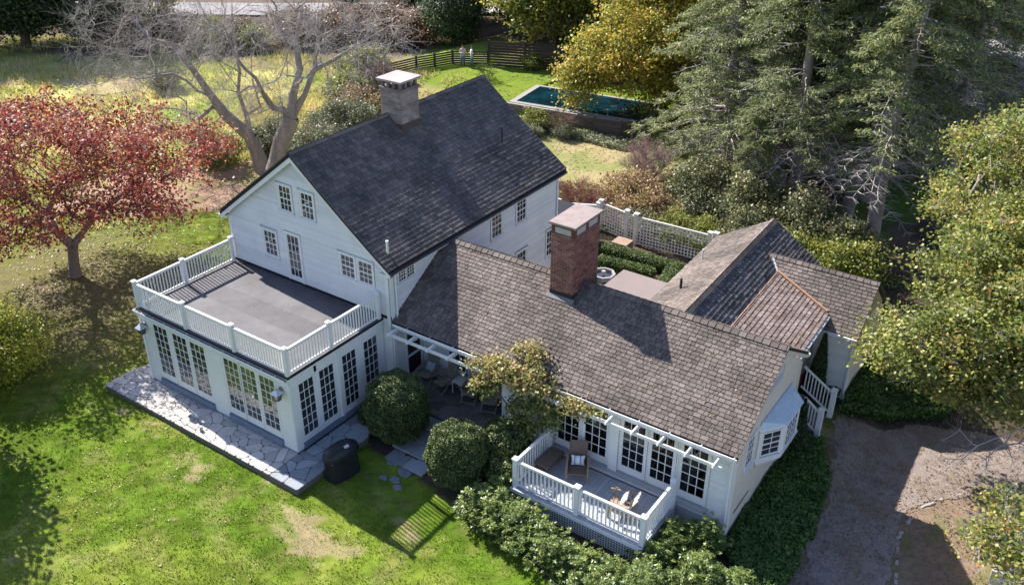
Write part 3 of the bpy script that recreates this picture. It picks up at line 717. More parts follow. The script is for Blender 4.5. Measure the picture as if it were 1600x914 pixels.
# ---- entry steps at the right ------------------------------------------------
stp = wthing('entry_steps', (13.2, 11.8, G), 'short flight of grey steps with white railings at the side door behind the gable', 'steps')
for i in range(4): MB().box(12.4, 11.15, G, 13.72-i*.28, 12.45, G+.14+i*.15).build('step', mat('grey_slate_tread', (.14, .13, .125), .8, .2, 4), stp)
for y, xa, za in ((12.5, 12.65, .40), (11.1, 13.2, .12)):
    p, q = Vector((xa, y, za)), Vector((13.74, y, -.28+.02))
    rl = MB(); rl.bar(p+Z*1.02, q+Z*1.0, .07, .06); rl.bar(p+Z*.18, q+Z*.18, .06, .05)
    r_ = rl.build('railing', white, stp)
    n = int((q-p).length/.13)
    for i in range(1, n): 
        c = p.lerp(q, i/n); o = link('baluster', BAL, None, r_, loc=c+Z*.2); o.scale = (1, 1, .78)
    MB().box(q.x, y-.09, G, q.x+.17, y+.09, .86).box(q.x-.02, y-.11, .86, q.x+.19, y+.11, .90).build('post', white, r_)
# ================================================================== GROUND
def vhash(ix, iy, s):
    h = (ix.astype(np.int64)*374761393+iy.astype(np.int64)*668265263+s*974711) & 0x7fffffff
    h = ((h ^ (h >> 13))*1274126177) & 0x7fffffff
    return ((h ^ (h >> 16)) & 0xffff)/65535.0
def vnoise(x, y, s=0):
    ix, iy = np.floor(x), np.floor(y); fx, fy = x-ix, y-iy; fx = fx*fx*(3-2*fx); fy = fy*fy*(3-2*fy)
    a, b, c, d = vhash(ix, iy, s), vhash(ix+1, iy, s), vhash(ix, iy+1, s), vhash(ix+1, iy+1, s)
    return (a*(1-fx)+b*fx)*(1-fy)+(c*(1-fx)+d*fx)*fy
def fbm(x, y, sc_, s=0, o=4):
    v = 0; am = .5; t = 0
    for i in range(o): v = v+am*vnoise(x/sc_*2**i+17.3*i, y/sc_*2**i-9.1*i, s+i); t += am; am *= .55
    return v/t
def sstep(a, b, x): t = np.clip((x-a)/(b-a), 0, 1); return t*t*(3-2*t)
def inpoly(x, y, P):
    r = np.zeros(x.shape, bool); n = len(P)
    for i in range(n):
        x1, y1 = P[i]; x2, y2 = P[(i+1) % n]
        c = ((y1 > y) != (y2 > y)); xi = (x2-x1)*(y-y1)/((y2-y1) if y2 != y1 else 1e-9)+x1
        r ^= c & (x < xi)
    return r
def polymask(x, y, P, jit=.5, sc_=1.2, s=5):
    jx = (fbm(x, y, sc_, s)-.5)*2*jit; jy = (fbm(x, y, sc_, s+31)-.5)*2*jit
    return inpoly(x+jx, y+jy, P)
def height(x, y):
    x = np.asarray(x, float); y = np.asarray(y, float)
    pool = sstep(0, .12, y-(33.12+(x+14.9)*.1327+.12))*sstep(-14.9, -14.5, x)*(1-sstep(-5.2, -4.9, x))
    side = sstep(31.5, 34.5, y)*sstep(-29, -25, x)*(1-sstep(-14.9, -14.5, x))
    side2 = sstep(33, 40, y)*sstep(-5.2, -4.9, x)*.4
    far = sstep(-26, -30, x)*0
    dip = np.maximum(sstep(1.6, 4, x)*(1-sstep(1.2, 2.4, y)), sstep(14.6, 15.6, x)*(1-sstep(20, 30, y)))
    h = G-.2*dip+.8*np.maximum(np.maximum(pool, side), side2)
    h = h+(fbm(x, y, 6, 3)-.5)*.16*sstep(8, 14, np.hypot(x-5, y-8))
    return h
def hz(x, y): return float(height(np.array([x]), np.array([y]))[0])
DRIVE = [(15.5, 3.0), (15.2, 6.0), (15.0, 8.8), (14.75, 10.6), (14.2, 10.9), (14.0, 12.2), (15.2, 12.9), (16.6, 14.0), (18.5, 15.0), (21, 15.6), (26, 20), (30, 20), (30, 12.5), (22, 12.6), (19.4, 12.0), (18.4, 11.0), (17.6, 9.9), (17.3, 8.2), (17.5, 6.4), (18.2, 2.0), (19, -6), (16.5, -6)]
PATCHES = [(-26, 6.5), (-21, 8.3), (-18.6, 11.2), (-15, 12), (-9, 12), (-9, 19), (-17, 18.5), (-22, 18), (-24, 14), (-27, 11)]
GRASS_A = np.array([.090, .150, .014]); GRASS_B = np.array([.155, .200, .026]); STRAW = np.array([.40, .285, .185]); DRY = np.array([.24, .21, .085])
LITTER = np.array([.20, .145, .105]); SOIL = np.array([.07, .052, .040]); MEAD = np.array([.46, .43, .13]); TAN = np.array([.36, .27, .17])
def mixc(a, b, t): return a*(1-t[..., None])+b*t[..., None]
BARE = [(3.0, -1.7, .75), (4.6, -2.2, .55), (4.9, -1.5, .45), (2.6, -2.6, .8), (3.7, -2.7, .5), (1.6, -2.7, .6), (-3.5, -1.9, .4), (-6.0, -2.6, .5), (.6, -1.9, .25), (7.4, -.6, .6), (8.6, -.2, .35), (-2.0, -5.5, .6), (1.0, -4.5, .5), (6.0, .1, .5), (-4.5, -3.9, .35), (4.4, -.4, .3)]
def bare_f(x, y):
    # worn turf: ragged, wind-drawn patches, most of them right of the grill
    r = .10+.26*np.exp(-(((x-4.0)/2.6)**2+((y+2.0)/1.3)**2))+.14*np.exp(-(((x-7.5)/2.0)**2+((y+.4)/.8)**2))+.07*np.exp(-(((x+4)/6.0)**2+((y+2.2)/.8)**2))
    v = fbm(x*.8+y*.35, y*1.5-x*.2, 1.25, 121, 5)
    return sstep(.775, .93, v+r*.85+(fbm(x, y, .35, 131, 3)-.5)*.25)*.85
def ground_col(x, y):
    n1 = fbm(x, y, 3.0, 1); n2 = fbm(x, y, .8, 2, 3); n3 = fbm(x, y, .3, 9, 2)
    c = mixc(GRASS_A, GRASS_B, sstep(.35, .65, n1))
    c = mixc(c, DRY, sstep(.52, .75, n2*.7+fbm(x, y, 1.1, 21)*.3)*.4)
    c = c*(.80+.40*sstep(.3, .7, fbm(x, y, .45, 33, 3)))[..., None]
    c = mixc(c, np.array([.25, .22, .07]), sstep(.58, .74, fbm(x, y, .55, 36, 4))*.4)
    b = bare_f(x, y)
    c = mixc(c, STRAW, b*.75)
    # under the red tree
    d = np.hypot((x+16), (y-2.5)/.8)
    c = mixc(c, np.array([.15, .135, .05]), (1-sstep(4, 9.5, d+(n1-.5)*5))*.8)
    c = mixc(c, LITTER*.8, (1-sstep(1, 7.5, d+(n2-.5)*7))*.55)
    # meadow
    m = sstep(-21.5, -25, x+(y-8)*.15+(n1-.5)*4)*sstep(9, 13, y+(n2-.5)*3)+sstep(19, 22, y+(n1-.5)*4)*(1-sstep(-17, -13, x))
    m = np.clip(m, 0, 1)
    mc = mixc(MEAD, np.array([.20, .27, .05]), sstep(.45, .62, fbm(x, y, 4, 40)))
    mc = mixc(mc, TAN, sstep(.52, .66, fbm(x, y, 3, 50))*.8)
    mc = mixc(mc, np.array([.30, .17, .13]), sstep(.58, .70, fbm(x, y, 3.5, 60))*.6)
    c = mixc(c, mc, m)
    p = polymask(x, y, PATCHES, .9, 2, 70).astype(float)
    c = mixc(c, mixc(np.array([.40, .25, .185]), np.array([.30, .25, .12]), sstep(.45, .65, n2)), p*.85)
    # garden lawn behind
    gl = sstep(21.5, 23, y)*(1-sstep(-.5, 1.5, x))*sstep(-14, -12, x)*(1-sstep(32.3, 33, y))
    c = mixc(c, mixc(np.array([.20, .22, .075]), np.array([.33, .27, .14]), sstep(.42, .62, n1)), gl)
    pl = sstep(33.3, 34, y)*sstep(-27, -25, x)*(1-sstep(-5, -3, x))*(1-sstep(40, 44, y))
    c = mixc(c, mixc(GRASS_A*1.15, GRASS_B*1.1, n1), pl)
    # soil below shrubs, woodland floor
    w = np.clip(sstep(-1.5, 1.5, x+(n1-.5)*3)*sstep(20.3, 21.2, y+(n2-.5))+sstep(44, 47, y), 0, 1)
    w = np.maximum(w, sstep(30, 34, y-(x+38)*.45+(n1-.5)*3)*(1-sstep(-31, -28, x)))
    wc = mixc(SOIL, LITTER*.75, sstep(.4, .62, fbm(x, y, 1.5, 80)))
    wc = mixc(wc, np.array([.10, .17, .035]), sstep(.42, .55, fbm(x, y, 5, 90))*sstep(7.5, 9, x)*(1-sstep(36, 39, y)))
    c = mixc(c, wc, w)
    gd = ((x > -3.2) & (x < 7.5) & (y > 10) & (y < 21.3)).astype(float)
    c = mixc(c, mixc(SOIL, LITTER*.6, n3), gd)
    # beds by the wing and drive surroundings
    bed = polymask(x, y, [(1.4, 1.9), (2.5, 1.7), (4, 1.6), (6.0, 1.4), (7.5, 1.0), (9.5, .6), (11, .3), (13, .3), (15.4, 2.5), (15.3, 8), (14.9, 10.8), (13.2, 11), (13.2, 4.6), (0, 4.6), (1, 2.5)], .2, .8, 95).astype(float)
    c = mixc(c, SOIL, bed)
    br = sstep(13.5, 15, x)*(1-sstep(13, 15, y)*0)*sstep(-2, 2, y+(x-15)*.6)
    c = mixc(c, mixc(LITTER*1.05, np.array([.14, .15, .05]), sstep(.5, .72, n2)*.7), br)
    un = sstep(12, 13.2, x)*sstep(12.6, 13.3, y)*(1-sstep(24, 28, y))
    c = mixc(c, SOIL, un*.9)
    fine = (vnoise(x*9, y*9, 7)-.5)*.35
    return np.clip(c*(1+fine[..., None]), 0.004, 1)
def ground():
    def axis(lo, a, b, hi, d, D):
        o = [];  v = a
        mid = np.arange(a, b+1e-6, d); left = []; s_ = d
        while v > lo: s_ = min(s_*1.12, D); v -= s_; left.append(v)
        v = mid[-1]; right = []; s_ = d
        while v < hi: s_ = min(s_*1.12, D); v += s_; right.append(v)
        return np.array(left[::-1]+list(mid)+right)
    xs = axis(-420, -27, 22, 420, .16, 25); ys = axis(-200, -10, 24, 620, .16, 25)
    X, Y = np.meshgrid(xs, ys); H = height(X, Y)+(vnoise(X*5, Y*5, 4)-.5)*.03
    nx, ny = len(xs), len(ys)
    V = np.stack([X.ravel(), Y.ravel(), H.ravel()], 1)
    i = np.arange(nx-1)[None, :]+nx*np.arange(ny-1)[:, None]; i = i.ravel()
    F = np.stack([i, i+1, i+1+nx, i+nx], 1)
    me = np_mesh('ground', V, F, 4)
    ca = me.attributes.new('tint', 'FLOAT_COLOR', 'POINT')
    c = ground_col(X.ravel(), Y.ravel()); ca.data.foreach_set('color', np.concatenate([c, np.ones((len(c), 1))], 1).astype(np.float32).ravel())
    me.polygons.foreach_set('use_smooth', np.ones(len(F), bool))
    m, nt, b = _new('ground_cover')
    at = nt.nodes.new('ShaderNodeAttribute'); at.attribute_name = 'tint'
    c = _mul(nt, at.outputs['Color'], _noise(nt, 9, 4, .75), .45, 1.55)
    c = _mul(nt, c, _noise(nt, 32, 2, .7), .65, 1.35)
    nt.links.new(c, b.inputs['Base Color']); b.inputs['Roughness'].default_value = 1; b.inputs['Specular IOR Level'].default_value = .05
    bn = nt.nodes.new('ShaderNodeBump'); bn.inputs['Strength'].default_value = .6; bn.inputs['Distance'].default_value = .04
    nt.links.new(_noise(nt, 30, 3, .7), bn.inputs['Height']); nt.links.new(bn.outputs[0], b.inputs['Normal'])
    link('ground', me, m, kind='structure')
def np_mesh(name, V, F, k, rnd=None):
    me = bpy.data.meshes.new(name); n = len(F)
    me.vertices.add(len(V)); me.vertices.foreach_set('co', np.asarray(V, np.float32).ravel())
    me.loops.add(n*k); me.loops.foreach_set('vertex_index', np.asarray(F, np.int32).ravel())
    me.polygons.add(n); me.polygons.foreach_set('loop_start', np.arange(0, n*k, k, dtype=np.int32))
    try: me.polygons.foreach_set('loop_total', np.full(n, k, np.int32))
    except Exception: pass
    if rnd is not None:
        a = me.attributes.new('rnd', 'FLOAT', 'FACE'); a.data.foreach_set('value', np.asarray(rnd, np.float32))
    me.update(calc_edges=True); return me
ground()
# drive: a gravel sheet laid on the ground
def sheet(name, poly, z, m, step=.3, jit=.25, s=3, kind='structure', **kw):
    xs = np.arange(min(p[0] for p in poly), max(p[0] for p in poly)+step, step); ys = np.arange(min(p[1] for p in poly), max(p[1] for p in poly)+step, step)
    X, Y = np.meshgrid(xs, ys); M_ = polymask(X+step/2, Y+step/2, poly, jit, .9, s)[:-1, :-1]
    H = height(X, Y)+(vnoise(X*5, Y*5, 4)-.5)*.03
    nx = len(xs); i = (np.arange(len(xs)-1)[None, :]+nx*np.arange(len(ys)-1)[:, None])[M_]
    F = np.stack([i, i+1, i+1+nx, i+nx], 1)
    V = np.stack([X.ravel(), Y.ravel(), H.ravel()+z], 1)
    used = np.unique(F); mp = np.full(len(V), -1); mp[used] = np.arange(len(used))
    return link(name, np_mesh(name, V[used], mp[F], 4), m, kind=kind, **kw)
gravel = mat('grey_gravel', (.13, .11, .098), .95, .25, .6, fine=(17, .85), bump=1, bs=22, spec=.1, stops=[(.3, (.15, .122, .104)), (.48, (.24, .20, .178)), (.6, (.19, .145, .113)), (.78, (.31, .26, .225))])
sheet('driveway', DRIVE, .02, gravel, .07, .4)
asphalt = mat('pale_asphalt', (.30, .28, .28), .9, .12, .8, fine=(30, .1), spec=.1)
def road(name, pts, wd, z, m):
    V = []; F = []
    for i, p in enumerate(pts):
        a = Vector(pts[max(0, i-1)]); b = Vector(pts[min(len(pts)-1, i+1)]); d = (b-a).normalized(); n = Vector((-d.y, d.x))
        for s_ in (-1, 1):
            q = Vector(p)+n*s_*wd/2; V.append((q.x, q.y, max(hz(q.x, q.y), hz(*p))+z))
    for i in range(len(pts)-1): F.append((2*i, 2*i+1, 2*i+3, 2*i+2))
    return link(name, mesh_from(name, V, F), m, kind='structure')
road('road', [(-110, 8), (-85, 24), (-70, 33), (-58, 40.5), (-50, 45.5), (-36, 56), (-20, 68), (-4, 75), (6, 72), (13, 66), (22, 57), (40, 40)], 5.0, .14, asphalt)
road('road_line', [(3, 73.5), (6, 71.4), (13, 65.4), (22, 56.4)], .15, .15, white)

# ================================================================== STONE PAVING
def voronoi(poly, pts):
    cells = []
    for i, p in enumerate(pts):
        c = list(poly)
        for j, q in enumerate(pts):
            if i == j or (p[0]-q[0])**2+(p[1]-q[1])**2 > 9: continue
            m_ = ((p[0]+q[0])/2, (p[1]+q[1])/2); c = clip(c, m_, (p[0]-q[0], p[1]-q[1]))
            if len(c) < 3: break
        if len(c) >= 3: cells.append(c)
    return cells
def shrink(c, g):
    A = sum(c[i][0]*c[(i+1) % len(c)][1]-c[(i+1) % len(c)][0]*c[i][1] for i in range(len(c)))
    s_ = 1 if A > 0 else -1; out = list(c)
    for i in range(len(c)):
        a, b = c[i], c[(i+1) % len(c)]; d = (b[0]-a[0], b[1]-a[1]); L = math.hypot(*d)
        if L < 1e-4: continue
        n = (-d[1]/L*s_, d[0]/L*s_); out = clip(out, (a[0]+n[0]*g, a[1]+n[1]*g), n)
        if len(out) < 3: return []
    return out
def paving(parent, poly, n, z0, z1, m, g=.010, seed=1, cells=None, name='flagstone', tilt=.006):
    r = random.Random(seed); xs = [p[0] for p in poly]; ys = [p[1] for p in poly]
    pts = []
    k = 0
    md = math.sqrt((max(xs)-min(xs))*(max(ys)-min(ys))/n)*.62
    while len(pts) < n and k < 20000:
        k += 1; p = (r.uniform(min(xs), max(xs)), r.uniform(min(ys), max(ys)))
        if all(math.hypot(p[0]-q[0], p[1]-q[1]) > md*r.uniform(.75, 1.1) for q in pts): pts.append(p)
    for c in (cells or voronoi(poly, pts)):
        c = shrink(c, g)
        if len(c) < 3: continue
        # soften the corners
        if not cells:
            d = []
            for i in range(len(c)):
                a, b, e = c[i-1], c[i], c[(i+1) % len(c)]
                for q in (a, e):
                    L = math.hypot(q[0]-b[0], q[1]-b[1]); t = min(.25, .05/max(L, .01)); d.append((b[0]+(q[0]-b[0])*t, b[1]+(q[1]-b[1])*t))
            c = d
        h = r.uniform(-tilt, tilt)
        mb = MB(); mb.prism([(x, y, z0) for x, y in c], (0, 0, z1-z0+h), r=r.random())
        FL.add(mb.V, mb.F, parent, r=r.random(), m=m)
FL = Pieces('flagstone', 'flagstones', flag)
ter = wthing('terrace', (-3.7, -.7, G), 'pale crazy-paved stone terrace along the front of the glazed sunroom', 'terrace')
tb = MB().box(-8.78, -1.30, G-.1, 1.28, .02, -.085); tb.box(0, .02, G-.1, 1.28, 2.0, -.085); tb.prism([(0, 2.0, G-.1), (1.28, 2.0, G-.1), (.8, 2.75, G-.1), (0, 2.9, G-.1)], (0, 0, -.085-G+.1))
tb.prism([(-8.78, .02, G-.1), (SL, .02, G-.1), (SL, .8, G-.1), (-8.6, .62, G-.1)], (0, 0, -.085-G+.1))
tb.build('base', joint, ter)
paving(ter, [(-8.80, -1.32), (.02, -1.32), (.02, .0), (-7.6, .0), (-8.80, .0)], 84, -.09, -.05, flag, seed=4)
paving(ter, [(-8.72, .0), (SL-.03, .0), (SL-.03, .78), (-8.55, .60)], 7, -.09, -.05, flag, seed=6)
paving(ter, [(.02, -1.32), (1.30, -1.32), (1.30, .2), (.02, .2)], 9, -.09, -.05, flagblue, seed=8)
paving(ter, [(.10, .2), (1.30, .2), (1.30, 2.0), (.85, 2.75), (.10, 2.88)], 14, -.09, -.05, flagblue, seed=9)
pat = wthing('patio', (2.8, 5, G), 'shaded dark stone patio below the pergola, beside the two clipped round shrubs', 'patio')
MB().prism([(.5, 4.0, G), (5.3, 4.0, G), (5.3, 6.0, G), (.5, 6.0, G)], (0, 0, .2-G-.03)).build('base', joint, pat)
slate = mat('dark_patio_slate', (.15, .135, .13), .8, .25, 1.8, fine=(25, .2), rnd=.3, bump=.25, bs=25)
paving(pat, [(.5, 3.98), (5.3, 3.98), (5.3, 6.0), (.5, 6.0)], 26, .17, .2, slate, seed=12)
st = wthing('garden_steps', (2.9, 3.0, G), 'broad blue-grey stone steps between the two round clipped shrubs', 'steps')
for i, (z, y) in enumerate(((.07, 3.98), (-.06, 3.45), (-.19, 2.9), (-.30, 2.35))):
    mb = MB().prism([(1.9+.12*i, y-.62, G-.2), (3.75+.05*i, y-.62, G-.2), (3.75+.05*i, y, G-.2), (1.9+.12*i, y, G-.2)], (0, 0, z-G+.2-.04)); mb.build('riser', joint, st)
    x0, x1 = 1.9+.12*i, 3.75+.05*i; xm = x0+(x1-x0)*random.uniform(.4, .6)
    for a, b in ((x0, xm), (xm, x1)):
        mm = MB().box(a+.008, y-.64, z-.04, b-.008, y, z, r=random.random()); FL.add(mm.V, mm.F, st, m=flagblue)
for x, y, w_, h_, a in ((2.62, 1.72, .5, .32, .2), (3.25, 1.62, .55, .42, -.3), (3.18, 1.18, .42, .3, .5), (2.85, 1.0, .3, .2, .1), (3.5, .95, .35, .25, .8)):
    n_ = 9; P = []
    for i in range(n_):
        t = 2*math.pi*i/n_; r = 1+random.uniform(-.2, .2); P.append((x+math.cos(t+a)*w_/2*r, y+math.sin(t+a)*h_/2*r, hz(x, y)-.03))
    lb = {0: 'flat pale stepping stone closest to the big left round shrub', 1: 'largest flat stepping stone at the foot of the stone steps', 2: 'blue-grey stepping stone just below the largest one', 3: 'small half-buried stepping stone, lowest on its left', 4: 'small half-buried stepping stone, lowest on its right'}
    i_ = [2.62, 3.25, 3.18, 2.85, 3.5].index(x)
    so = MB().prism(P, (0, 0, .06)).build('stepping_stone', flagblue, None, bevel=.012, label=lb[i_], cat='stone'); so['group'] = 'stepping stones at the foot of the steps'
FL.done()

# ================================================================== SMALL DECK
dk = wthing('deck', (9.35, 3.5, G), 'small grey-boarded deck with white railing and lattice skirt before the wing doors', 'deck')
DX0, DX1, DY0, DY1, DZ = 7.17, 11.57, 2.37, 4.40, .45
fr = MB().box(DX0-.06, DY0-.12, DZ-.16, DX1+.06, DY1, DZ-.035); fr.build('frame', white, dk)
y = DY0-.14
x = DX0-.1; i = 0
while x < DX1+.08:
    wd_ = .14
    link('deck_board', mesh_from('deck_board', *(lambda b: (b.V, b.F, b.R))(MB().box(x+.004, DY0-.15, DZ-.03, min(x+wd_, DX1+.1)-.004, DY1, DZ+random.uniform(-.002, .002), r=random.random()))), deckwood, dk); x += wd_; i += 1
for (x0, y0, x1, y1) in ((DX0-.1, DY0-.17, DX1+.1, DY0-.15), ):
    MB().box(x0, y0, DZ-.14, x1, y1, DZ+.0).build('fascia', white, dk)
MB().box(DX0-.05, DY0+.02, G, DX1+.05, DY0+.06, DZ-.17).build('void_shade', black, dk)  # black sheet behind the lattice stands in for the shade under the deck
MB().box(DX1+.0, DY0+.02, G, DX1+.03, DY1, DZ-.17).build('void_shade', black, dk)
def lattice(parent, o, a, L, H, n, step=.09, wd=.035, m=None, diag=False, name='lattice'):
    o, a, n = Vector(o), Vector(a), Vector(n); mb = MB(); u = 0
    while u < L: mb.obox(o+a*u, a*wd, Z*H, n*.008); u += step
    v = 0
    while v < H: mb.obox(o+Z*v+n*.009, a*L, Z*wd, n*.008); v += step
    return mb.build(name, m or white, parent, kind='stuff')
lattice(dk, (DX0-.05, DY0, G), (1, 0, 0), DX1-DX0+.1, DZ-.17-G, (0, -1, 0))
lattice(dk, (DX1+.06, DY0, G), (0, 1, 0), DY1-DY0, DZ-.17-G, (1, 0, 0))
railing(dk, (DX0, DY0), (DX1, DY0), DZ, 1.0, [0, .5, 1], spacing=.14, pw=.15)
railing(dk, (DX0, DY0+.06), (DX0, DY1-.06), DZ, 1.0, [.97], spacing=.14, pw=.15)
railing(dk, (DX1, DY0+.06), (DX1, DY1-.06), DZ, 1.0, [.97], spacing=.14, pw=.15)

# ================================================================== FURNITURE
def soft(mb, name, m, parent, lv=2, bev=0, **kw):
    o = mb.build(name, m, parent, smooth=True, **kw); s_ = o.modifiers.new('sub', 'SUBSURF'); s_.levels = s_.render_levels = lv; return o
def pillow(parent, o, a, b, n, m, name='pillow'):
    """soft cushion spanned by a,b with thickness n"""
    o, a, b, n = map(Vector, (o, a, b, n)); V = []; F = []; N_ = 8
    for s_ in (1, -1):
        for i in range(N_+1):
            for j in range(N_+1):
                u, v = i/N_, j/N_; t = (max(0, (1-(2*u-1)**4)*(1-(2*v-1)**4)))**.6
                pu = .06*(1-(2*v-1)**2)*(2*u-1)*-1; pv = .06*(1-(2*u-1)**2)*(2*v-1)*-1
                V.append(o+a*(u+pu)+b*(v+pv)+n*s_*(.5*t))
    for s_ in (0, 1):
        k = s_*(N_+1)**2
        for i in range(N_):
            for j in range(N_):
                f = (k+i*(N_+1)+j, k+(i+1)*(N_+1)+j, k+(i+1)*(N_+1)+j+1, k+i*(N_+1)+j+1)
                F.append(f if s_ == 0 else f[::-1])
    return link(name, mesh_from(name, V, F, smooth=True), m, parent)
def stripes(name, axis, sc_, stops):
    m, nt, b = _new(name); tc = nt.nodes.new('ShaderNodeTexCoord'); sp = nt.nodes.new('ShaderNodeSeparateXYZ'); nt.links.new(tc.outputs['Object'], sp.inputs[0])
    w1 = nt.nodes.new('ShaderNodeMath'); w1.operation = 'MULTIPLY'; w1.inputs[1].default_value = sc_; nt.links.new(sp.outputs[axis], w1.inputs[0])
    w2 = nt.nodes.new('ShaderNodeMath'); w2.operation = 'FRACT'; nt.links.new(w1.outputs[0], w2.inputs[0])
    c = _ramp(nt, w2.outputs[0], stops); nt.nodes[-1].color_ramp.interpolation = 'CONSTANT' if hasattr(nt.nodes[-1], 'color_ramp') else 'LINEAR'
    nt.links.new(c, b.inputs['Base Color']); b.inputs['Roughness'].default_value = .9; MATS[name] = m; return m
stripe_m = stripes('blue_white_stripes', 0, 5.6, [(0, (.75, .75, .73)), (.30, (.75, .75, .73)), (.34, (.10, .22, .42)), (.48, (.10, .22, .42)), (.52, (.6, .65, .70)), (.62, (.35, .48, .60)), (.72, (.75, .75, .73))])
def dots():
    m, nt, b = _new('navy_dotted_fabric'); tc = nt.nodes.new('ShaderNodeTexCoord'); v = nt.nodes.new('ShaderNodeTexVoronoi'); v.inputs['Scale'].default_value = 16; v.inputs['Randomness'].default_value = .3
    nt.links.new(tc.outputs['Object'], v.inputs['Vector']); nt.links.new(_ramp(nt, v.outputs['Distance'], [(.36, (.03, .06, .22)), (.42, (.75, .75, .75))]), b.inputs['Base Color']); b.inputs['Roughness'].default_value = .9; return m
dot_m = dots()
# wicker armchair on the deck
ac = thing('armchair', (8.50, 3.85, DZ), 'brown wicker high-backed armchair with a blue striped cushion on the deck', 'armchair', rz=math.radians(28))
sb = MB().box(-.30, -.34, .28, .30, .26, .36); sb.build('seat', rattan, ac, bevel=.02)
bk = MB().obox((-.29, .24, .30), (.58, 0, 0), (0, .26, .72), (0, .05, -.015)); bk.build('backrest', rattan, ac, bevel=.02)
for s_ in (-1, 1):
    MB().bar((s_*.33, -.38, .56), (s_*.33, .34, .58), .07, .045).build('armrest', wood_warm, ac, bevel=.01)
    MB().bar((s_*.33, -.34, 0), (s_*.33, -.30, .55), .05, .05, up=(0, 1, 0)).build('leg', wood_warm, ac)
    MB().bar((s_*.31, .34, 0), (s_*.31, .30, .56), .05, .05, up=(0, 1, 0)).build('leg', wood_warm, ac)
    MB().obox((s_*.325-.015, -.30, .34), (.03, 0, 0), (0, .56, 0), (0, 0, .19)).build('side_panel', rattan, ac)
pillow(ac, (-.22, .06, .38), (.44, 0, 0), (0, .13, .30), (0, -.12, .05), stripe_m, 'cushion')
# weathered wooden armchair
wc = thing('armchair', (10.42, 3.20, DZ), 'weathered wooden armchair with a navy dotted cushion near the deck corner', 'armchair', rz=math.radians(-74))
silver = mat('silvered_wood', (.50, .44, .38), .7, .2, 5, fine=(40, .2), stretch=(1, 1, 6))
for i in range(5):
    x = -.26+.105*i; h_ = .74+.10*math.cos((i-2)*.75); MB().obox((x, .22, .30), (.09, 0, 0), (0, .30*h_/.8, h_-.28), (0, .022, -.01)).build('back_slat', silver, wc)
for i in range(5): MB().box(-.28, -.34+.115*i, .34-.012*i, .28, -.24+.115*i, .36-.012*i).build('seat_slat', wood_warm, wc)
for s_ in (-1, 1):
    MB().obox((s_*.36-.06, -.40, .55), (.12, 0, 0), (0, .72, 0), (0, 0, .025)).build('armrest', wood_warm, wc, bevel=.008)
    MB().bar((s_*.34, -.32, 0), (s_*.34, -.30, .55), .04, .09, up=(0, 1, 0)).build('leg', wood_warm, wc)
    MB().bar((s_*.30, .30, 0), (s_*.32, .28, .55), .04, .06, up=(0, 1, 0)).build('leg', wood_warm, wc)
    MB().bar((s_*.28, -.34, .30), (s_*.28, .46, .14), .03, .10).build('side_rail', wood_warm, wc)
pillow(wc, (-.20, .0, .38), (.40, 0, 0), (0, .17, .36), (0, -.12, .05), dot_m, 'cushion')
# wicker footstool
ot = thing('footstool', (7.48, 3.82, DZ), 'low brown wicker footstool in the far left corner of the deck', 'footstool', rz=0)
MB().box(-.26, -.50, .22, .26, .50, .32).build('seat', rattan, ot, bevel=.03)
for sx in (-1, 1):
    for sy in (-1, 1): MB().box(sx*.2-.03, sy*.44-.03, 0, sx*.2+.03, sy*.44+.03, .22).build('leg', rattan, ot)
# steamer chairs on the patio
def steamer(label, x, y, rz):
    t = thing('patio_chair', (x, y, .2), label, 'chair', 'slatted wooden chairs under the pergola', math.radians(rz))
    for i in range(6): MB().obox((-.235+.08*i, .20, .34), (.065, 0, 0), (0, .30, .62), (0, .018, -.008)).build('back_slat', teak, t)
    for i in range(6): MB().box(-.25, -.36+.095*i, .36-.01*i, .25, -.285+.095*i, .375-.01*i).build('seat_slat', teak, t)
    for s_ in (-1, 1):
        MB().bar((s_*.29, -.34, .56), (s_*.29, .34, .58), .06, .03).build('armrest', teak, t)
        MB().bar((s_*.26, -.42, 0), (s_*.26, .20, .57), .03, .05).build('leg', teak, t)
        MB().bar((s_*.27, .38, 0), (s_*.27, -.26, .57), .03, .05).build('leg', teak, t)
    MB().bar((-.26, -.38, .06), (.26, -.38, .06), .03, .03).build('stretcher', teak, t)
    return t
steamer('slatted wooden chair with a pale cushion, nearest the screen door', 1.10, 5.50, 6)
sc_t = steamer('slatted wooden chair just left of the white side table', 1.93, 5.45, -10)
steamer('slatted wooden chair just right of the white side table, partly under the vine', 3.10, 5.50, 14)
steamer('rightmost slatted wooden patio chair, its legs showing below the vine', 3.95, 5.50, 20)
pl = thing('cushion', (1.12, 5.62, .58), 'pale blue cushion on the patio chair by the screen door', 'cushion')
pillow(pl, (-.2, -.05, 0), (.4, 0, 0), (0, .16, .32), (0, -.1, .04), mat('pale_blue_fabric', (.42, .50, .55), .9), 'cushion_cover')
tt = thing('side_table', (2.52, 5.60, .2), 'small white square side table between the patio chairs', 'table', rz=0)
MB().box(-.24, -.22, .47, .24, .22, .50).build('tabletop', white, tt)
for sx in (-1, 1):
    for sy in (-1, 1): MB().box(sx*.21-.017, sy*.19-.017, 0, sx*.21+.017, sy*.19+.017, .47).build('leg', white, tt)
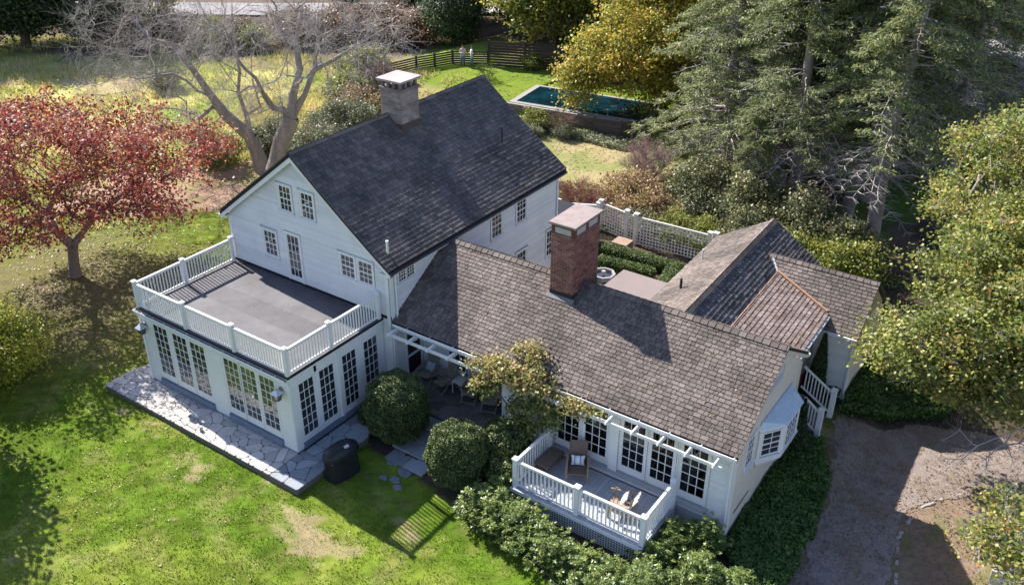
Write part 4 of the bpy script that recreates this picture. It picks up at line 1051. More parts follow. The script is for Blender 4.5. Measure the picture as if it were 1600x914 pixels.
# covered grill
gr = thing('covered_grill', (1.72, .30, G), 'barbecue grill under a black vinyl cover beside the stone terrace', 'grill', rz=math.radians(90-10))
def grill():
    V = []; F = []; rings = [(0, .56, .33), (.10, .57, .34), (.75, .54, .31), (.80, .60, .34), (.86, .66, .36), (1.04, .62, .33), (1.16, .46, .26), (1.24, .30, .14)]; n_ = 24
    for k, (z, a, b) in enumerate(rings):
        for i in range(n_):
            t = 2*math.pi*i/n_; cx, sy = math.cos(t), math.sin(t); e = .55 if k < 3 else .8
            w_ = 1+(.05*math.sin(7*t+k) if k < 3 else 0)
            V.append((math.copysign(abs(cx)**e, cx)*a*w_, math.copysign(abs(sy)**e, sy)*b*w_, z))
    for k in range(len(rings)-1):
        for i in range(n_): F.append((k*n_+i, k*n_+(i+1) % n_, (k+1)*n_+(i+1) % n_, (k+1)*n_+i))
    F.append(tuple((len(rings)-1)*n_+i for i in range(n_)))
    link('cover', mesh_from('cover', V, F, smooth=True), vinyl, gr)
    MB().box(-.045, -.30, .9, .045, -.29, .9).build('strap_end', vinyl, gr)
    MB().obox((.02, -.25, 1.172), (.17, 0, 0), (0, .08, .050), (0, 0, .006)).build('label_patch', mat('grey_label', (.45, .45, .46), .5), gr)
    for s_ in (-1, 1): MB().bar((-.56*1, s_*.02, .79), (-.50, s_*.26, .81), .01, .02).build('strap', mat('grey_strap', (.3, .28, .27), .6), gr)
grill()
# wedge/door stay lying on the terrace
ds = MB().bar((-3.92, -.96, -.04), (-3.62, -1.02, .01), .03, .04); ds.bar((-3.62, -1.02, .01), (-3.60, -1.12, .05), .05, .12)
ds.build('hand_tool', pewter, None, label='small grey metal tool lying on the sunlit flagstones', cat='tool')
# ================================================================== POOL, FENCES
def P2(o, ex, u, v, z): return (o[0]+ex[0]*u-ex[1]*v, o[1]+ex[1]*u+ex[0]*v, z)
PO, PE = (-14.5, 33.55), (.991, .134)
def prect(u0, v0, u1, v1, z): return [P2(PO, PE, u0, v0, z), P2(PO, PE, u1, v0, z), P2(PO, PE, u1, v1, z), P2(PO, PE, u0, v1, z)]
pool = wthing('swimming_pool', (-10, 35.5, .5), 'dark teal rectangular swimming pool with pale stone coping behind the house', 'pool')
coping = mat('pale_coping', (.27, .25, .235), .8, .12, 2)
for i, (a, b, c, d) in enumerate(((-.25, -.2, 9.3, .15), (-.25, 3.85, 9.3, 4.1), (-.25, .15, .15, 3.85), (9.0, .15, 9.3, 3.85))):
    MB().prism(prect(a, b, c, d, .44), (0, 0, .11)).build('coping', coping, pool)
wm, nt, b = _new('pool_water'); b.inputs['Roughness'].default_value = .04; b.inputs['IOR'].default_value = 1.33
nt.links.new(_ramp(nt, _noise(nt, .8, 4, .6), [(.35, (.002, .011, .016)), (.6, (.004, .028, .040)), (.75, (.015, .055, .055))]), b.inputs['Base Color'])
bn = nt.nodes.new('ShaderNodeBump'); bn.inputs['Strength'].default_value = .25; bn.inputs['Distance'].default_value = .05
nt.links.new(_noise(nt, 3, 3, .6), bn.inputs['Height']); nt.links.new(bn.outputs[0], b.inputs['Normal'])
link('pool_water', mesh_from('pool_water', prect(.15, .15, 9.0, 3.85, .535), [(0, 1, 2, 3)]), wm, pool)
pw = wthing('retaining_wall', (-11, 33.2, G), 'low brown retaining wall holding up the near edge of the pool', 'wall')
rw_m = mat('brown_stone', (.20, .155, .12), .9, .3, 2, fine=(8, .3), rnd=.2)
MB().prism([(-14.9, 33.12, G-.2), (-5.1, 34.42, G-.2), (-5.12, 34.6, G-.2), (-14.9, 33.35, G-.2)], (0, 0, .95)).build('wall_core', mortar, pw)
WS = Pieces('stone', 'stones', rw_m, 120)
a_ = Vector((9.8, 1.3, 0)).normalized()
for r in range(4):
    u = 0
    while u < 9.7:
        l = random.uniform(.35, .8); WS.add(MB().obox(Vector((-14.9, 33.12, G-.05+r*.2))+a_*(u+.01), a_*(l-.02), Z*.18, Vector((a_.y, -a_.x, 0))*random.uniform(.02, .05)).V, BOXF, pw); u += l
WS.done()
MB().prism([(-14.95, 33.02, .47), (-5.05, 34.3, .47), (-5.07, 34.5, .47), (-14.95, 33.22, .47)], (0, 0, .06)).build('cap', coping, pw)
def slatfence(name, pts, hh, n, label, cat='fence', gap=.03, step=2.0, m=None, thing_=None, zs=None, gk=0.0):
    t = thing_ or wthing(name, (pts[0][0], pts[0][1], G), label, cat)
    m = m or fence_dark
    for i in range(len(pts)-1):
        p, q = Vector((*pts[i], 0)), Vector((*pts[i+1], 0)); L = (q-p).length; k = max(1, round(L/step)); d = (q-p)/L; nn = Vector((-d.y, d.x, 0))
        for j in range(k+1):
            c = p+(q-p)*j/k
            if j == k and i < len(pts)-2: continue
            z = hz(c.x, c.y); MB().box(c.x-.06, c.y-.06, z-.1, c.x+.06, c.y+.06, z+hh+.06).build('post', m, t)
        for j in range(k):
            a, b_ = p+(q-p)*j/k, p+(q-p)*(j+1)/k; za, zb = hz(a.x, a.y), hz(b_.x, b_.y)
            for s_ in range(n):
                f = (s_+.5)/n*hh; w_ = hh/n-gap
                MB().bar(a+Z*(za+f)+nn*-.07, b_+Z*(zb+f)+nn*-.07, .025, w_, r=random.random()).build('slat', m, t)
    return t
slatfence('slat_fence', [(-26.6, 31.2), (-25.6, 33.6), (-24.6, 35.6), (-23.4, 38.4), (-21.2, 39.9)], 1.0, 6, 'low dark horizontal slat fence curving round the lawn beside the two people', gap=.04)
slatfence('slat_fence', [(-20.9, 39.6), (-15.8, 41.6), (-9.6, 43.6), (-4, 45.2)], 1.85, 9, 'tall dark board fence in the shade behind the pool', gap=.025, step=2.2)
slatfence('pool_gate', [(-7.9, 33.0), (-6.15, 33.3), (-5.25, 34.15)], 1.15, 5, 'dark board gate screen below the right end of the pool', 'gate', gap=.02, step=1.4, m=mat('grey_brown_board', (.085, .068, .055), .8, .2, 4, rnd=.2))
# white trellis fence of the kitchen garden
def trellis(name, pts, hh, label, m=None, posts=True):
    t = wthing(name, (pts[0][0], pts[0][1], G), label, 'fence'); m = m or lattice_m
    for i in range(len(pts)-1):
        p, q = Vector((*pts[i], G)), Vector((*pts[i+1], G)); d = (q-p).normalized(); L = (q-p).length
        lattice(t, p+d*.08+Z*.08, d, L-.16, hh-.12, Vector((d.y, -d.x, 0)), step=.165, wd=.06, m=m)
        MB().bar(p+Z*(hh-.02), q+Z*(hh-.02), .08, .05).build('rail', m, t)
    for i, p in enumerate(pts):
        w_ = .09; b = MB().box(p[0]-w_, p[1]-w_, G, p[0]+w_, p[1]+w_, G+hh+.12); b.box(p[0]-w_-.03, p[1]-w_-.03, G+hh+.12, p[0]+w_+.03, p[1]+w_+.03, G+hh+.16); b.build('post', m, t)
    return t
trellis('trellis_fence', [(-2.6, 20.3), (-.75, 21.15)], 1.35, 'short white trellis panel beside the corner of the tall house', white)
trellis('trellis_fence', [(-.65, 21.2), (1.0, 20.85), (1.55, 20.75), (5.3, 20.9)], 1.5, 'long weathered white trellis fence behind the box hedges, shrubs tumbling over it')
trellis('trellis_fence', [(5.55, 21.0), (7.0, 21.6)], 1.5, 'short white trellis piece peeping out beyond the rear wing roof', white)
sh_ = wthing('garden_shed', (-2.2, 18.5, G), 'small white lean-to with a dark roof edge behind the far house corner', 'shed')
MB().box(-3.4, 17.6, G, -1.0, 19.4, 1.55).build('wall', white, sh_); MB().box(-3.5, 17.5, 1.55, -.9, 19.5, 1.63).build('roof', black, sh_)
MB().box(-2.3, 17.57, .6, -2.0, 17.6, 1.4).build('lattice_panel', black, sh_)
MB().box(.9, 19.55, G, 1.7, 20.3, G+.45).build('garden_box', wood_warm, None, label='low wooden planter box against the trellis fence', cat='planter')
ft = wthing('planter_pond', (2.17, 16.6, G), 'octagonal stone basin of dark water beside the brick chimney', 'basin')
n_ = 8; R_ = .55
for i in range(n_):
    a, b = 2*math.pi*(i+.5)/n_, 2*math.pi*(i+1.5)/n_
    MB().prism([(2.17+R_*math.cos(a), 16.6+R_*math.sin(a), G), (2.17+R_*math.cos(b), 16.6+R_*math.sin(b), G), (2.17+.46*math.cos(b), 16.6+.46*math.sin(b), G), (2.17+.46*math.cos(a), 16.6+.46*math.sin(a), G)], (0, 0, .45)).build('basin_side', capstone, ft)
MB().prism([(2.17+.47*math.cos(2*math.pi*(i+.5)/n_), 16.6+.47*math.sin(2*math.pi*(i+.5)/n_), G) for i in range(n_)], (0, 0, .33)).build('water', glass, ft)
MB().tube((2.17, 16.6, G+.3), (2.17, 16.6, G+.55), .06, .1).build('spout', capstone, ft)
for x, y, w_, d_ in ((4.95, 18.3, .5, .7),): MB().box(x-w_/2, y-d_/2, G, x+w_/2, y+d_/2, G+.06).build('paving_slab', flag, None, label='pale stone slab at the end of the box hedge', cat='paving')
# pale wall top at the lower right
bw = wthing('stone_wall', (20.6, 8.5, G), 'pale stacked stone wall end under leaves in the lower right corner', 'wall')
BW = Pieces('stone', 'stones', flag, 120)
for r in range(5):
    u = 0
    while u < 2.2:
        l = random.uniform(.12, .35); BW.add(MB().box(20.05, 7.4+u, G+r*.1, 20.35+random.uniform(.0, .03), 7.4+u+l-.012, G+r*.1+.09).V, BOXF, bw); BW.add(MB().box(20.38, 7.4+u, G+r*.1, 20.75, 7.4+u+l-.012, G+r*.1+.09+random.uniform(-.01, .01)).V, BOXF, bw); u += l
BW.done()
# drive edging
for i in range(46):
    t = i/45
    E_ = [(19.0, 5.0), (17.9, 6.0), (17.45, 8.0), (17.6, 9.6), (18.3, 10.8), (19.3, 11.9), (21.2, 12.3)]
    L = t*(len(E_)-1); k = min(int(L), len(E_)-2); f = L-k; x = E_[k][0]*(1-f)+E_[k+1][0]*f; y = E_[k][1]*(1-f)+E_[k+1][1]*f
    a = math.atan2(E_[k+1][1]-E_[k][1], E_[k+1][0]-E_[k][0])
    if random.random() < .45: continue
    o = MB().box(-.11, -.05, -.05, .11, .05, .05).build('edging_stone', capstone, None, bevel=.02, label='small grey kerb stone in the curved row edging the gravel drive', cat='stone'); o['group'] = 'kerb stones edging the gravel drive'
    o.location = (x, y, hz(x, y)-.015); o.rotation_euler = (random.uniform(-.1, .1), 0, a+random.uniform(-.2, .2)); o.scale = (random.uniform(.8, 1.1), random.uniform(.8, 1.2), 1)

# ================================================================== PEOPLE
skin = mat('skin', (.55, .34, .25), .6, .05, 5); denim = mat('blue_denim', (.10, .16, .28), .85, .15, 8); 
def person(label, loc, rz, shirt, hair_c, arms, vest=None):
    t = thing('person', loc, label, 'person', rz=rz)
    J = [(0, 0, .82), (0, 0, .98), (0, .005, 1.12), (0, .0, 1.26), (0, .0, 1.33), (0, -.01, 1.42), (0, -.01, 1.50)]
    Rr = [.115, .10, .115, .11, .045, .062, .058]; E_ = [(i, i+1) for i in range(6)]
    def chain(start, pts, rs):
        p = start
        for q, r in zip(pts, rs): J.append(q); Rr.append(r); E_.append((p, len(J)-1)); p = len(J)-1
        return p
    for s_ in (-1, 1):
        chain(0, [(s_*.085, 0, .76), (s_*.10, -.01, .44), (s_*.105, .02, .08), (s_*.105, -.05, .03), (s_*.105, -.12, .025)], [.075, .052, .036, .034, .026])
        pts, rs = arms[0 if s_ < 0 else 1]
        e = chain(3, pts, rs)
        hp = Vector(J[e]); dr = (hp-Vector(J[e-1])).normalized()
        for k in range(5):
            off = Vector((.008*(k-2), .006*(k-2), 0)); ln = (.05, .06, .062, .056, .045)[k]
            m1 = hp+off+dr*ln*.55; m2 = hp+off*1.5+dr*ln+Vector((0, 0, -.01)); chain(e, [tuple(m1), tuple(m2)], [.009, .007])
    me = bpy.data.meshes.new('body'); me.from_pydata(J, E_, []); me.update()
    o = link('body', me, skin, t); sk_ = o.modifiers.new('skin', 'SKIN'); sk_.use_smooth_shade = True
    for i, v in enumerate(me.skin_vertices[0].data): v.radius = (Rr[i]*(1.25 if i in (1, 2, 3) else 1), Rr[i]); v.use_root = (i == 0)
    ss = o.modifiers.new('sub', 'SUBSURF'); ss.levels = ss.render_levels = 1
    def lathe(name, rings, m_):
        V = []; F = []; n = 12
        for (x, y, z, a, b) in rings:
            for i in range(n): V.append((x+a*math.cos(2*math.pi*i/n), y+b*math.sin(2*math.pi*i/n), z))
        for k in range(len(rings)-1):
            for i in range(n): F.append((k*n+i, k*n+(i+1) % n, (k+1)*n+(i+1) % n, (k+1)*n+i))
        F.append(tuple(range(n))[::-1]); F.append(tuple(range((len(rings)-1)*n, len(rings)*n)))
        link(name, mesh_from(name, V, F, smooth=True), m_, t)
    lathe('shirt', [(0, 0, .76, .165, .125), (0, 0, .9, .155, .12), (0, 0, 1.1, .175, .125), (0, 0, 1.24, .18, .11), (0, 0, 1.31, .09, .07)], shirt)
    for s_ in (-1, 1):
        pts, rs = arms[0 if s_ < 0 else 1]; MB().tube((s_*.12, 0, 1.26), pts[1], .062, .05, 8).build('sleeve', shirt, t)
        lathe('trouser_leg', [(s_*.107, .02, .05, .055, .06), (s_*.10, -.005, .44, .068, .07), (s_*.085, 0, .80, .09, .10)], denim)
        MB().box(s_*.105-.04, -.15, 0, s_*.105+.04, .06, .06).build('shoe', black, t, bevel=.015)
    if vest: lathe('vest', [(0, .02, .85, .17, .13), (0, .02, 1.1, .185, .135), (0, .02, 1.27, .17, .11)], vest)
    lathe('hair', [(0, .01, 1.47, .072, .078), (0, .005, 1.52, .074, .08), (0, .0, 1.56, .055, .06), (0, 0, 1.58, .02, .02)], hair_c)
    f = MB(); f.box(-.008, -.085, 1.445, .008, -.062, 1.475); f.build('nose', skin, t)
    for s_ in (-1, 1): MB().box(s_*.025-.008, -.072, 1.475, s_*.025+.008, -.062, 1.483).build('eye', black, t); MB().box(s_*.066-.008, -.015, 1.45, s_*.066+.008, .01, 1.49).build('ear', skin, t)
    MB().box(-.018, -.072, 1.425, .018, -.06, 1.431).build('mouth', mat('lip', (.35, .12, .10), .6), t)
    return t
ar = [.05, .042, .035, .028]
armbent = lambda s_: ([(s_*.17, 0, 1.25), (s_*.23, .02, 1.02), (s_*.13, -.18, 1.03), (s_*.05, -.24, 1.06)], ar)
armdown = lambda s_: ([(s_*.17, 0, 1.25), (s_*.22, .03, 1.0), (s_*.23, -.02, .80), (s_*.23, -.04, .72)], ar)
person('person in a lavender shirt and jeans facing the camera by the slat fence', (-22.55, 38.55, .46), math.radians(40), mat('lavender_shirt', (.42, .38, .48), .9), mat('dark_hair', (.04, .03, .025), .8), (armbent(-1), armbent(1)))
person('person in a white shirt and dark vest with jeans, turned towards the other', (-21.85, 38.75, .46), math.radians(-35), mat('white_shirt', (.7, .7, .7), .9), mat('brown_hair', (.12, .07, .05), .8), (armbent(-1), armdown(1)), vest=mat('dark_vest', (.03, .03, .045), .9))

# ================================================================== VEGETATION
def unit(v): return v/np.maximum(np.linalg.norm(v, axis=1, keepdims=True), 1e-9)
def leaf_quads(P, size, aspect, rng, up=.5, dirs=None, curl=.25, dirmix=0.0):
    n = len(P); N = unit(rng.normal(size=(n, 3))+np.array([0, 0, up*2]))
    D = rng.normal(size=(n, 3)) if dirs is None else dirs+rng.normal(size=(n, 3))*dirmix
    D = unit(D-N*(D*N).sum(1, keepdims=True)); W = np.cross(N, D)
    s_ = (size*rng.uniform(.65, 1.3, n))[:, None]
    a = P-D*s_*.5; b = P+W*s_*aspect*.5-N*s_*curl*.2; c = P+D*s_*.5-N*s_*curl*.35; d = P-W*s_*aspect*.5-N*s_*curl*.2
    return np.stack([a, b, c, d], 1).reshape(-1, 3)
def quads_mesh(name, Q, rnd):
    n = len(Q)//4; return np_mesh(name, Q, np.arange(n*4).reshape(n, 4), 4, rnd)
def skeleton(trunk, clusters, rng, jit=.18, seg=.7, upb=.12, pw=.35):
    nodes = [np.array(trunk[0], float)]; par = [-1]; dist = [0.]
    for p in trunk[1:]:
        nodes.append(np.array(p, float)); par.append(len(nodes)-2); dist.append(dist[-1]+np.linalg.norm(nodes[-1]-nodes[-2]))
    start = max(1, int(len(trunk)*.35)); top = nodes[-1]
    order = np.argsort(np.linalg.norm(clusters-nodes[start], axis=1)); tips = []
    for k in order:
        c = clusters[k]; A = np.array(nodes); dd = np.linalg.norm(A-c, axis=1)
        cost = dd+pw*np.array(dist)+np.where(A[:, 2] > c[2]+.4, 1.2*(A[:, 2]-c[2]-.4), 0); cost[:start] += 50
        j = int(np.argmin(cost)); L = dd[j]; m = max(1, int(L/seg)); p0 = nodes[j]; pj = j
        for i in range(1, m+1):
            t = i/m; q = p0*(1-t)+c*t; q = q+np.array([0, 0, upb*L*4*t*(1-t)*.5])
            if i < m: q = q+rng.normal(size=3)*jit*seg*.6
            nodes.append(q); par.append(pj); dist.append(dist[pj]+np.linalg.norm(q-nodes[pj])); pj = len(nodes)-1
        tips.append(pj)
    nodes = np.array(nodes); par = np.array(par); cnt = np.zeros(len(nodes))
    for t in tips: cnt[t] += 1
    for i in range(len(nodes)-1, 0, -1): cnt[par[i]] += cnt[i]
    return nodes, par, cnt, tips
def tubes(A, B, ra, rb, n=5):
    """vectorised frusta"""
    A, B = np.asarray(A, float), np.asarray(B, float); ra, rb = np.asarray(ra, float), np.asarray(rb, float)
    D = unit(B-A); h = np.where(np.abs(D[:, 2:3]) > .9, np.array([[1., 0, 0]]), np.array([[0, 0, 1.]])); U = unit(np.cross(D, h)); W = np.cross(D, U)
    th = 2*np.pi*np.arange(n)/n; c, s_ = np.cos(th)[None, :, None], np.sin(th)[None, :, None]
    R0 = A[:, None]+(U[:, None]*c+W[:, None]*s_)*ra[:, None, None]; R1 = B[:, None]+(U[:, None]*c+W[:, None]*s_)*rb[:, None, None]
    V = np.concatenate([R0, R1], 1).reshape(-1, 3); m = len(A)
    i = np.arange(n); f = np.stack([i, (i+1) % n, n+(i+1) % n, n+i], 1); F = (f[None]+(np.arange(m)*2*n)[:, None, None]).reshape(-1, 4)
    return V, F
def branch_mesh(name, nodes, par, cnt, rtrunk, rtip=.012, p=.5, n=6, flare=1.35):
    r = rtip*np.maximum(cnt, 1)**p; k = rtrunk/r[0]
    if k != 1: r = rtip+(r-rtip)*((rtrunk-rtip)/max(r[0]-rtip, 1e-6))
    i = np.arange(1, len(nodes)); a = nodes[par[i]]; b = nodes[i]; ra = np.minimum(r[par[i]], r[i]*1.5); rb = r[i]
    ra = np.where(par[i] == 0, r[0]*flare, ra)
    big = ra > .05
    V1, F1 = tubes(a[big], b[big]+(b[big]-a[big])*.06, ra[big], rb[big], 9); V2, F2 = tubes(a[~big], b[~big], ra[~big], rb[~big], 4)
    V = np.concatenate([V1, V2]); F = np.concatenate([F1, F2+len(V1)]); me = np_mesh(name, V, F, 4)
    me.polygons.foreach_set('use_smooth', np.ones(len(F), bool)); return me
def twig_mesh(tips, dirs, rng, k=6, L=.9, r=.012, sub=4, spread=.7):
    A = []; B = []; 
    P = np.repeat(tips, k, 0); D = unit(np.repeat(dirs, k, 0)+rng.normal(size=(len(P), 3))*spread); l = L*rng.uniform(.5, 1.3, len(P))[:, None]
    M_ = P+D*l*.5+rng.normal(size=P.shape)*.05*L; E_ = P+D*l+rng.normal(size=P.shape)*.1*L
    a = [P, M_]; b = [M_, E_]; ra = [np.full(len(P), r), np.full(len(P), r*.7)]; rb = [np.full(len(P), r*.7), np.full(len(P), r*.4)]
    if sub:
        t = rng.uniform(.2, 1, (len(P)*sub, 1)); Q = np.repeat(P, sub, 0)*(1-t)+np.repeat(E_, sub, 0)*t
        d2 = unit(np.repeat(D, sub, 0)+rng.normal(size=(len(Q), 3))*.8); l2 = L*.5*rng.uniform(.4, 1.2, (len(Q), 1))
        a.append(Q); b.append(Q+d2*l2); ra.append(np.full(len(Q), r*.5)); rb.append(np.full(len(Q), r*.25))
    return tubes(np.concatenate(a), np.concatenate(b), np.concatenate(ra), np.concatenate(rb), 3)
def ell_points(rng, n, c, r, shell=.55, lumps=0, flat=0):
    """points in an ellipsoid weighted to its outside; lumps pushes them into clumps"""
    d = unit(rng.normal(size=(n, 3))); rad = shell+(1-shell)*rng.uniform(size=n)**.6
    lob = 1+.22*np.sin(d[:, 0]*4+c[0])*np.sin(d[:, 1]*5+c[1])+.12*np.sin(d[:, 2]*6+1.3)
    return np.array(c)+d*np.array(r)*(rad*lob)[:, None]
def clumps(rng, C, n, s_): 
    k = rng.integers(0, len(C), n); d = rng.normal(size=(n, 3))*np.array(s_); return C[k]+d, k
def tree(name, base, label, cat, trunk, clusters, rtrunk, bark, lm, nleaf, lsize, csz, seed, group=None, aspect=.75, up=.5, twigs=0, twm=None, parts=True, rtip=.012, rnd_shift=None, tl=.6, pw=.35, p=.5, jit=.18, extra=None):
    rng = np.random.default_rng(seed)
    t = thing(name, base, label, cat, group)
    B0 = np.array(base); tr = [np.array(q)-B0 for q in trunk]; C = clusters-B0
    nodes, par, cnt, tips = skeleton(tr, C, rng, pw=pw, jit=jit)
    link('trunk', branch_mesh('trunk', nodes, par, cnt, rtrunk, rtip, p), bark, t)
    tp = nodes[tips]; td = unit(tp-nodes[par[tips]]+1e-6)
    if twigs:
        V, F = twig_mesh(tp, td, rng, twigs, tl, rtip*.7); link('twigs', np_mesh('twigs', V, F, 4), twm or bark, t, kind='stuff')
    if nleaf:
        Pn, k = clumps(rng, C, nleaf, csz)
        crnd = rng.uniform(-.22, .22, len(C))[k]; rn = np.clip(rng.uniform(0, 1, nleaf)*.75+.12+crnd, 0, 1)
        if rnd_shift is not None: rn = np.clip(rn+rnd_shift(Pn, rng), 0, 1)
        Q = leaf_quads(Pn, lsize, aspect, rng, up); link('crown', quads_mesh('crown', Q, rn), lm, t, kind=None)
    return t
def copytree(o, loc, rz, label, s_=1.0, group=None):
    c = o.copy(); COL.objects.link(c); c.location = loc; c.rotation_euler = (0, 0, rz); c.scale = (s_, s_, s_)
    c['label'] = label
    if group: c['group'] = group
    for ch in [x for x in bpy.data.objects if x.parent == o]:
        k = ch.copy(); COL.objects.link(k); k.parent = c
    return c
L_red = leafmat('red_dogwood_leaf', [(0, (.14, .032, .025)), (.35, (.27, .048, .038)), (.6, (.40, .095, .062)), (.8, (.50, .20, .09)), (.93, (.42, .28, .10)), (1, (.24, .24, .06))], .42)
L_maple = leafmat('yellow_green_maple_leaf', [(0, (.07, .10, .025)), (.3, (.17, .22, .045)), (.6, (.28, .30, .07)), (.85, (.43, .39, .11)), (.97, (.46, .30, .09)), (1, (.40, .16, .06))], .38, cl=.35)
L_gold = leafmat('golden_maple_leaf', [(0, (.10, .12, .03)), (.3, (.27, .29, .045)), (.65, (.48, .42, .07)), (.9, (.56, .36, .07)), (1, (.5, .22, .06))], .4)
L_green = leafmat('mixed_green_leaf', [(0, (.04, .065, .018)), (.4, (.12, .155, .035)), (.75, (.27, .28, .055)), (1, (.46, .38, .07))], .4)
L_dark = leafmat('dark_evergreen_leaf', [(0, (.02, .036, .018)), (.5, (.05, .08, .03)), (1, (.10, .14, .045))], .2)
L_hem = leafmat('hemlock_needles', [(0, (.06, .08, .032)), (.5, (.17, .21, .078)), (.85, (.32, .35, .125)), (1, (.46, .43, .19))], .33, cl=.3, rough=.6)
L_box = leafmat('clipped_box_leaf', [(0, (.03, .045, .018)), (.5, (.085, .12, .035)), (.85, (.19, .24, .075)), (1, (.33, .38, .14))], .15, cl=.15, rough=.45, spec=.3)
L_rho = leafmat('rhododendron_leaf', [(0, (.035, .058, .015)), (.4, (.095, .145, .03)), (.8, (.22, .28, .06)), (.95, (.38, .38, .11)), (1, (.42, .30, .11))], .25, cl=.2, rough=.4, spec=.4)
L_bush = leafmat('yellow_green_bush_leaf', [(0, (.05, .08, .02)), (.4, (.15, .19, .035)), (.8, (.30, .31, .055)), (1, (.46, .38, .09))], .35)
L_vine = leafmat('autumn_vine_leaf', [(0, (.08, .11, .03)), (.35, (.20, .24, .06)), (.6, (.38, .35, .12)), (.85, (.50, .36, .17)), (1, (.48, .22, .13))], .35)
L_pink = leafmat('pinkish_shrub_leaf', [(0, (.14, .13, .05)), (.35, (.36, .25, .13)), (.6, (.50, .28, .18)), (.8, (.40, .40, .12)), (1, (.50, .45, .16))], .3)
L_pale = leafmat('silvery_shrub_leaf', [(0, (.09, .11, .05)), (.5, (.22, .24, .13)), (1, (.40, .40, .26))], .25)
L_gc = leafmat('ground_cover_leaf', [(0, (.02, .045, .01)), (.5, (.06, .12, .02)), (1, (.12, .21, .04))], .15, cl=.3)
L_brown = leafmat('dry_brown_leaf', [(0, (.10, .06, .035)), (.5, (.22, .13, .07)), (1, (.34, .20, .10))], .2)

# --- red dogwood
rng = np.random.default_rng(3)
C = ell_points(rng, 400, (-17.7, 3.5, 4.5), (6.3, 6.3, 2.8), .5); C = C[C[:, 2] > 2.1+.36*np.maximum(0, 6-np.hypot(C[:, 0]+17.3, C[:, 1]-3.7))]
tree('red_tree', (-17.72, 3.21, G), 'broad low tree with crimson autumn leaves standing on the lawn at the left', 'tree', [(-17.72, 3.21, G), (-17.75, 3.3, .3), (-17.7, 3.35, .8), (-17.65, 3.4, 1.2)], C, .23, bark_red, L_red, 38000, .14, (.42, .42, .20), 5, up=.7, twigs=4, twm=mat('red_grey_twig', (.2, .15, .13), .9), rnd_shift=lambda P, r: np.where(P[:, 2] < 3.2, .16, -.05))
# --- bare trees
def limb(pts, n=1): return [np.array(p, float) for p in pts]
def bare(base, trunk, limbs, targets, r, label, seed, extra):
    rng = np.random.default_rng(seed); B0 = np.array(base)
    t = thing('bare_tree', base, label, 'tree', None)
    nodes = [np.array(trunk[0])-B0]; par = [-1]
    for q in trunk[1:]: nodes.append(np.array(q)-B0); par.append(len(nodes)-2)
    for L in limbs:
        j = int(np.argmin([np.linalg.norm(x-(np.array(L[0])-B0)) for x in nodes])); pj = j
        off = np.array([0, 0, 0.])
        for q in L[1:]: nodes.append(np.array(q)-B0); par.append(pj); pj = len(nodes)-1
    n0 = len(nodes); C = targets-B0
    dist = [0.]
    for i in range(1, n0): dist.append(dist[par[i]]+np.linalg.norm(nodes[i]-nodes[par[i]]))
    order = np.argsort([min(np.linalg.norm(x-c) for x in nodes[:n0]) for c in C]); tips = []
    for k in order:
        c = C[k]; A = np.array(nodes); dd = np.linalg.norm(A-c, axis=1); cost = dd+.25*np.array(dist)+np.where(A[:, 2] > c[2]+1, 1.0*(A[:, 2]-c[2]-1), 0); cost[:3] += 50
        j = int(np.argmin(cost)); L = dd[j]; m = max(1, int(L/.6)); p0 = nodes[j]; pj = j
        for i in range(1, m+1):
            tt_ = i/m; q = p0*(1-tt_)+c*tt_+np.array([0, 0, .2*L*tt_*(1-tt_)])
            if i < m: q = q+rng.normal(size=3)*.10
            nodes.append(q); par.append(pj); dist.append(dist[pj]+np.linalg.norm(q-nodes[pj])); pj = len(nodes)-1
        tips.append(pj)
    nodes = np.array(nodes); par = np.array(par); cnt = np.zeros(len(nodes))
    for x in tips: cnt[x] += 1
    for i in range(len(nodes)-1, 0, -1): cnt[par[i]] += max(cnt[i], .3)
    link('trunk', branch_mesh('trunk', nodes, par, cnt, r, .010, .85), bark_grey, t)
    tp = nodes[tips]; td = unit(tp-nodes[par[tips]]+1e-6+np.array([0, 0, -.05]))
    V, F = twig_mesh(tp, td, rng, extra+1, 1.25, .0068, 5, .65); link('twigs', np_mesh('twigs', V, F, 4), twig_grey, t, kind='stuff')
rng = np.random.default_rng(8)
def fan(rng, n, lo, hi, dep, cdir=np.array([-.57, .82])):
    """targets spread in the plane facing the camera (right = (.82,.57)) with depth"""
    return None
R2 = np.array([.823, .568, 0]); F2 = np.array([-.568, .823, 0])
def spread(rng, n, org, r0, r1, z0, z1, dep, zmin=None):
    u = rng.uniform(r0, r1, n); z = rng.uniform(z0, z1, n); d = rng.uniform(-dep, dep, n)
    return np.array(org)+u[:, None]*R2+d[:, None]*F2+np.stack([0*z, 0*z, z], 1)
o1 = np.array([-20.35, 16.81, 0])
T1 = spread(rng, 150, o1, -8.8, -1.5, 3.2, 9.5, 3.2); T1 = T1[(T1[:, 2] > 3.0+.42*((T1-o1)@R2+8.8)*0+.9*np.abs(((T1-o1)@R2)+5)*.25)]
T1 = np.concatenate([T1, spread(rng, 55, o1, -3, 3, 5, 11, 3), spread(rng, 26, o1, -5, -1.0, 1.6, 3.4, 1.2)])
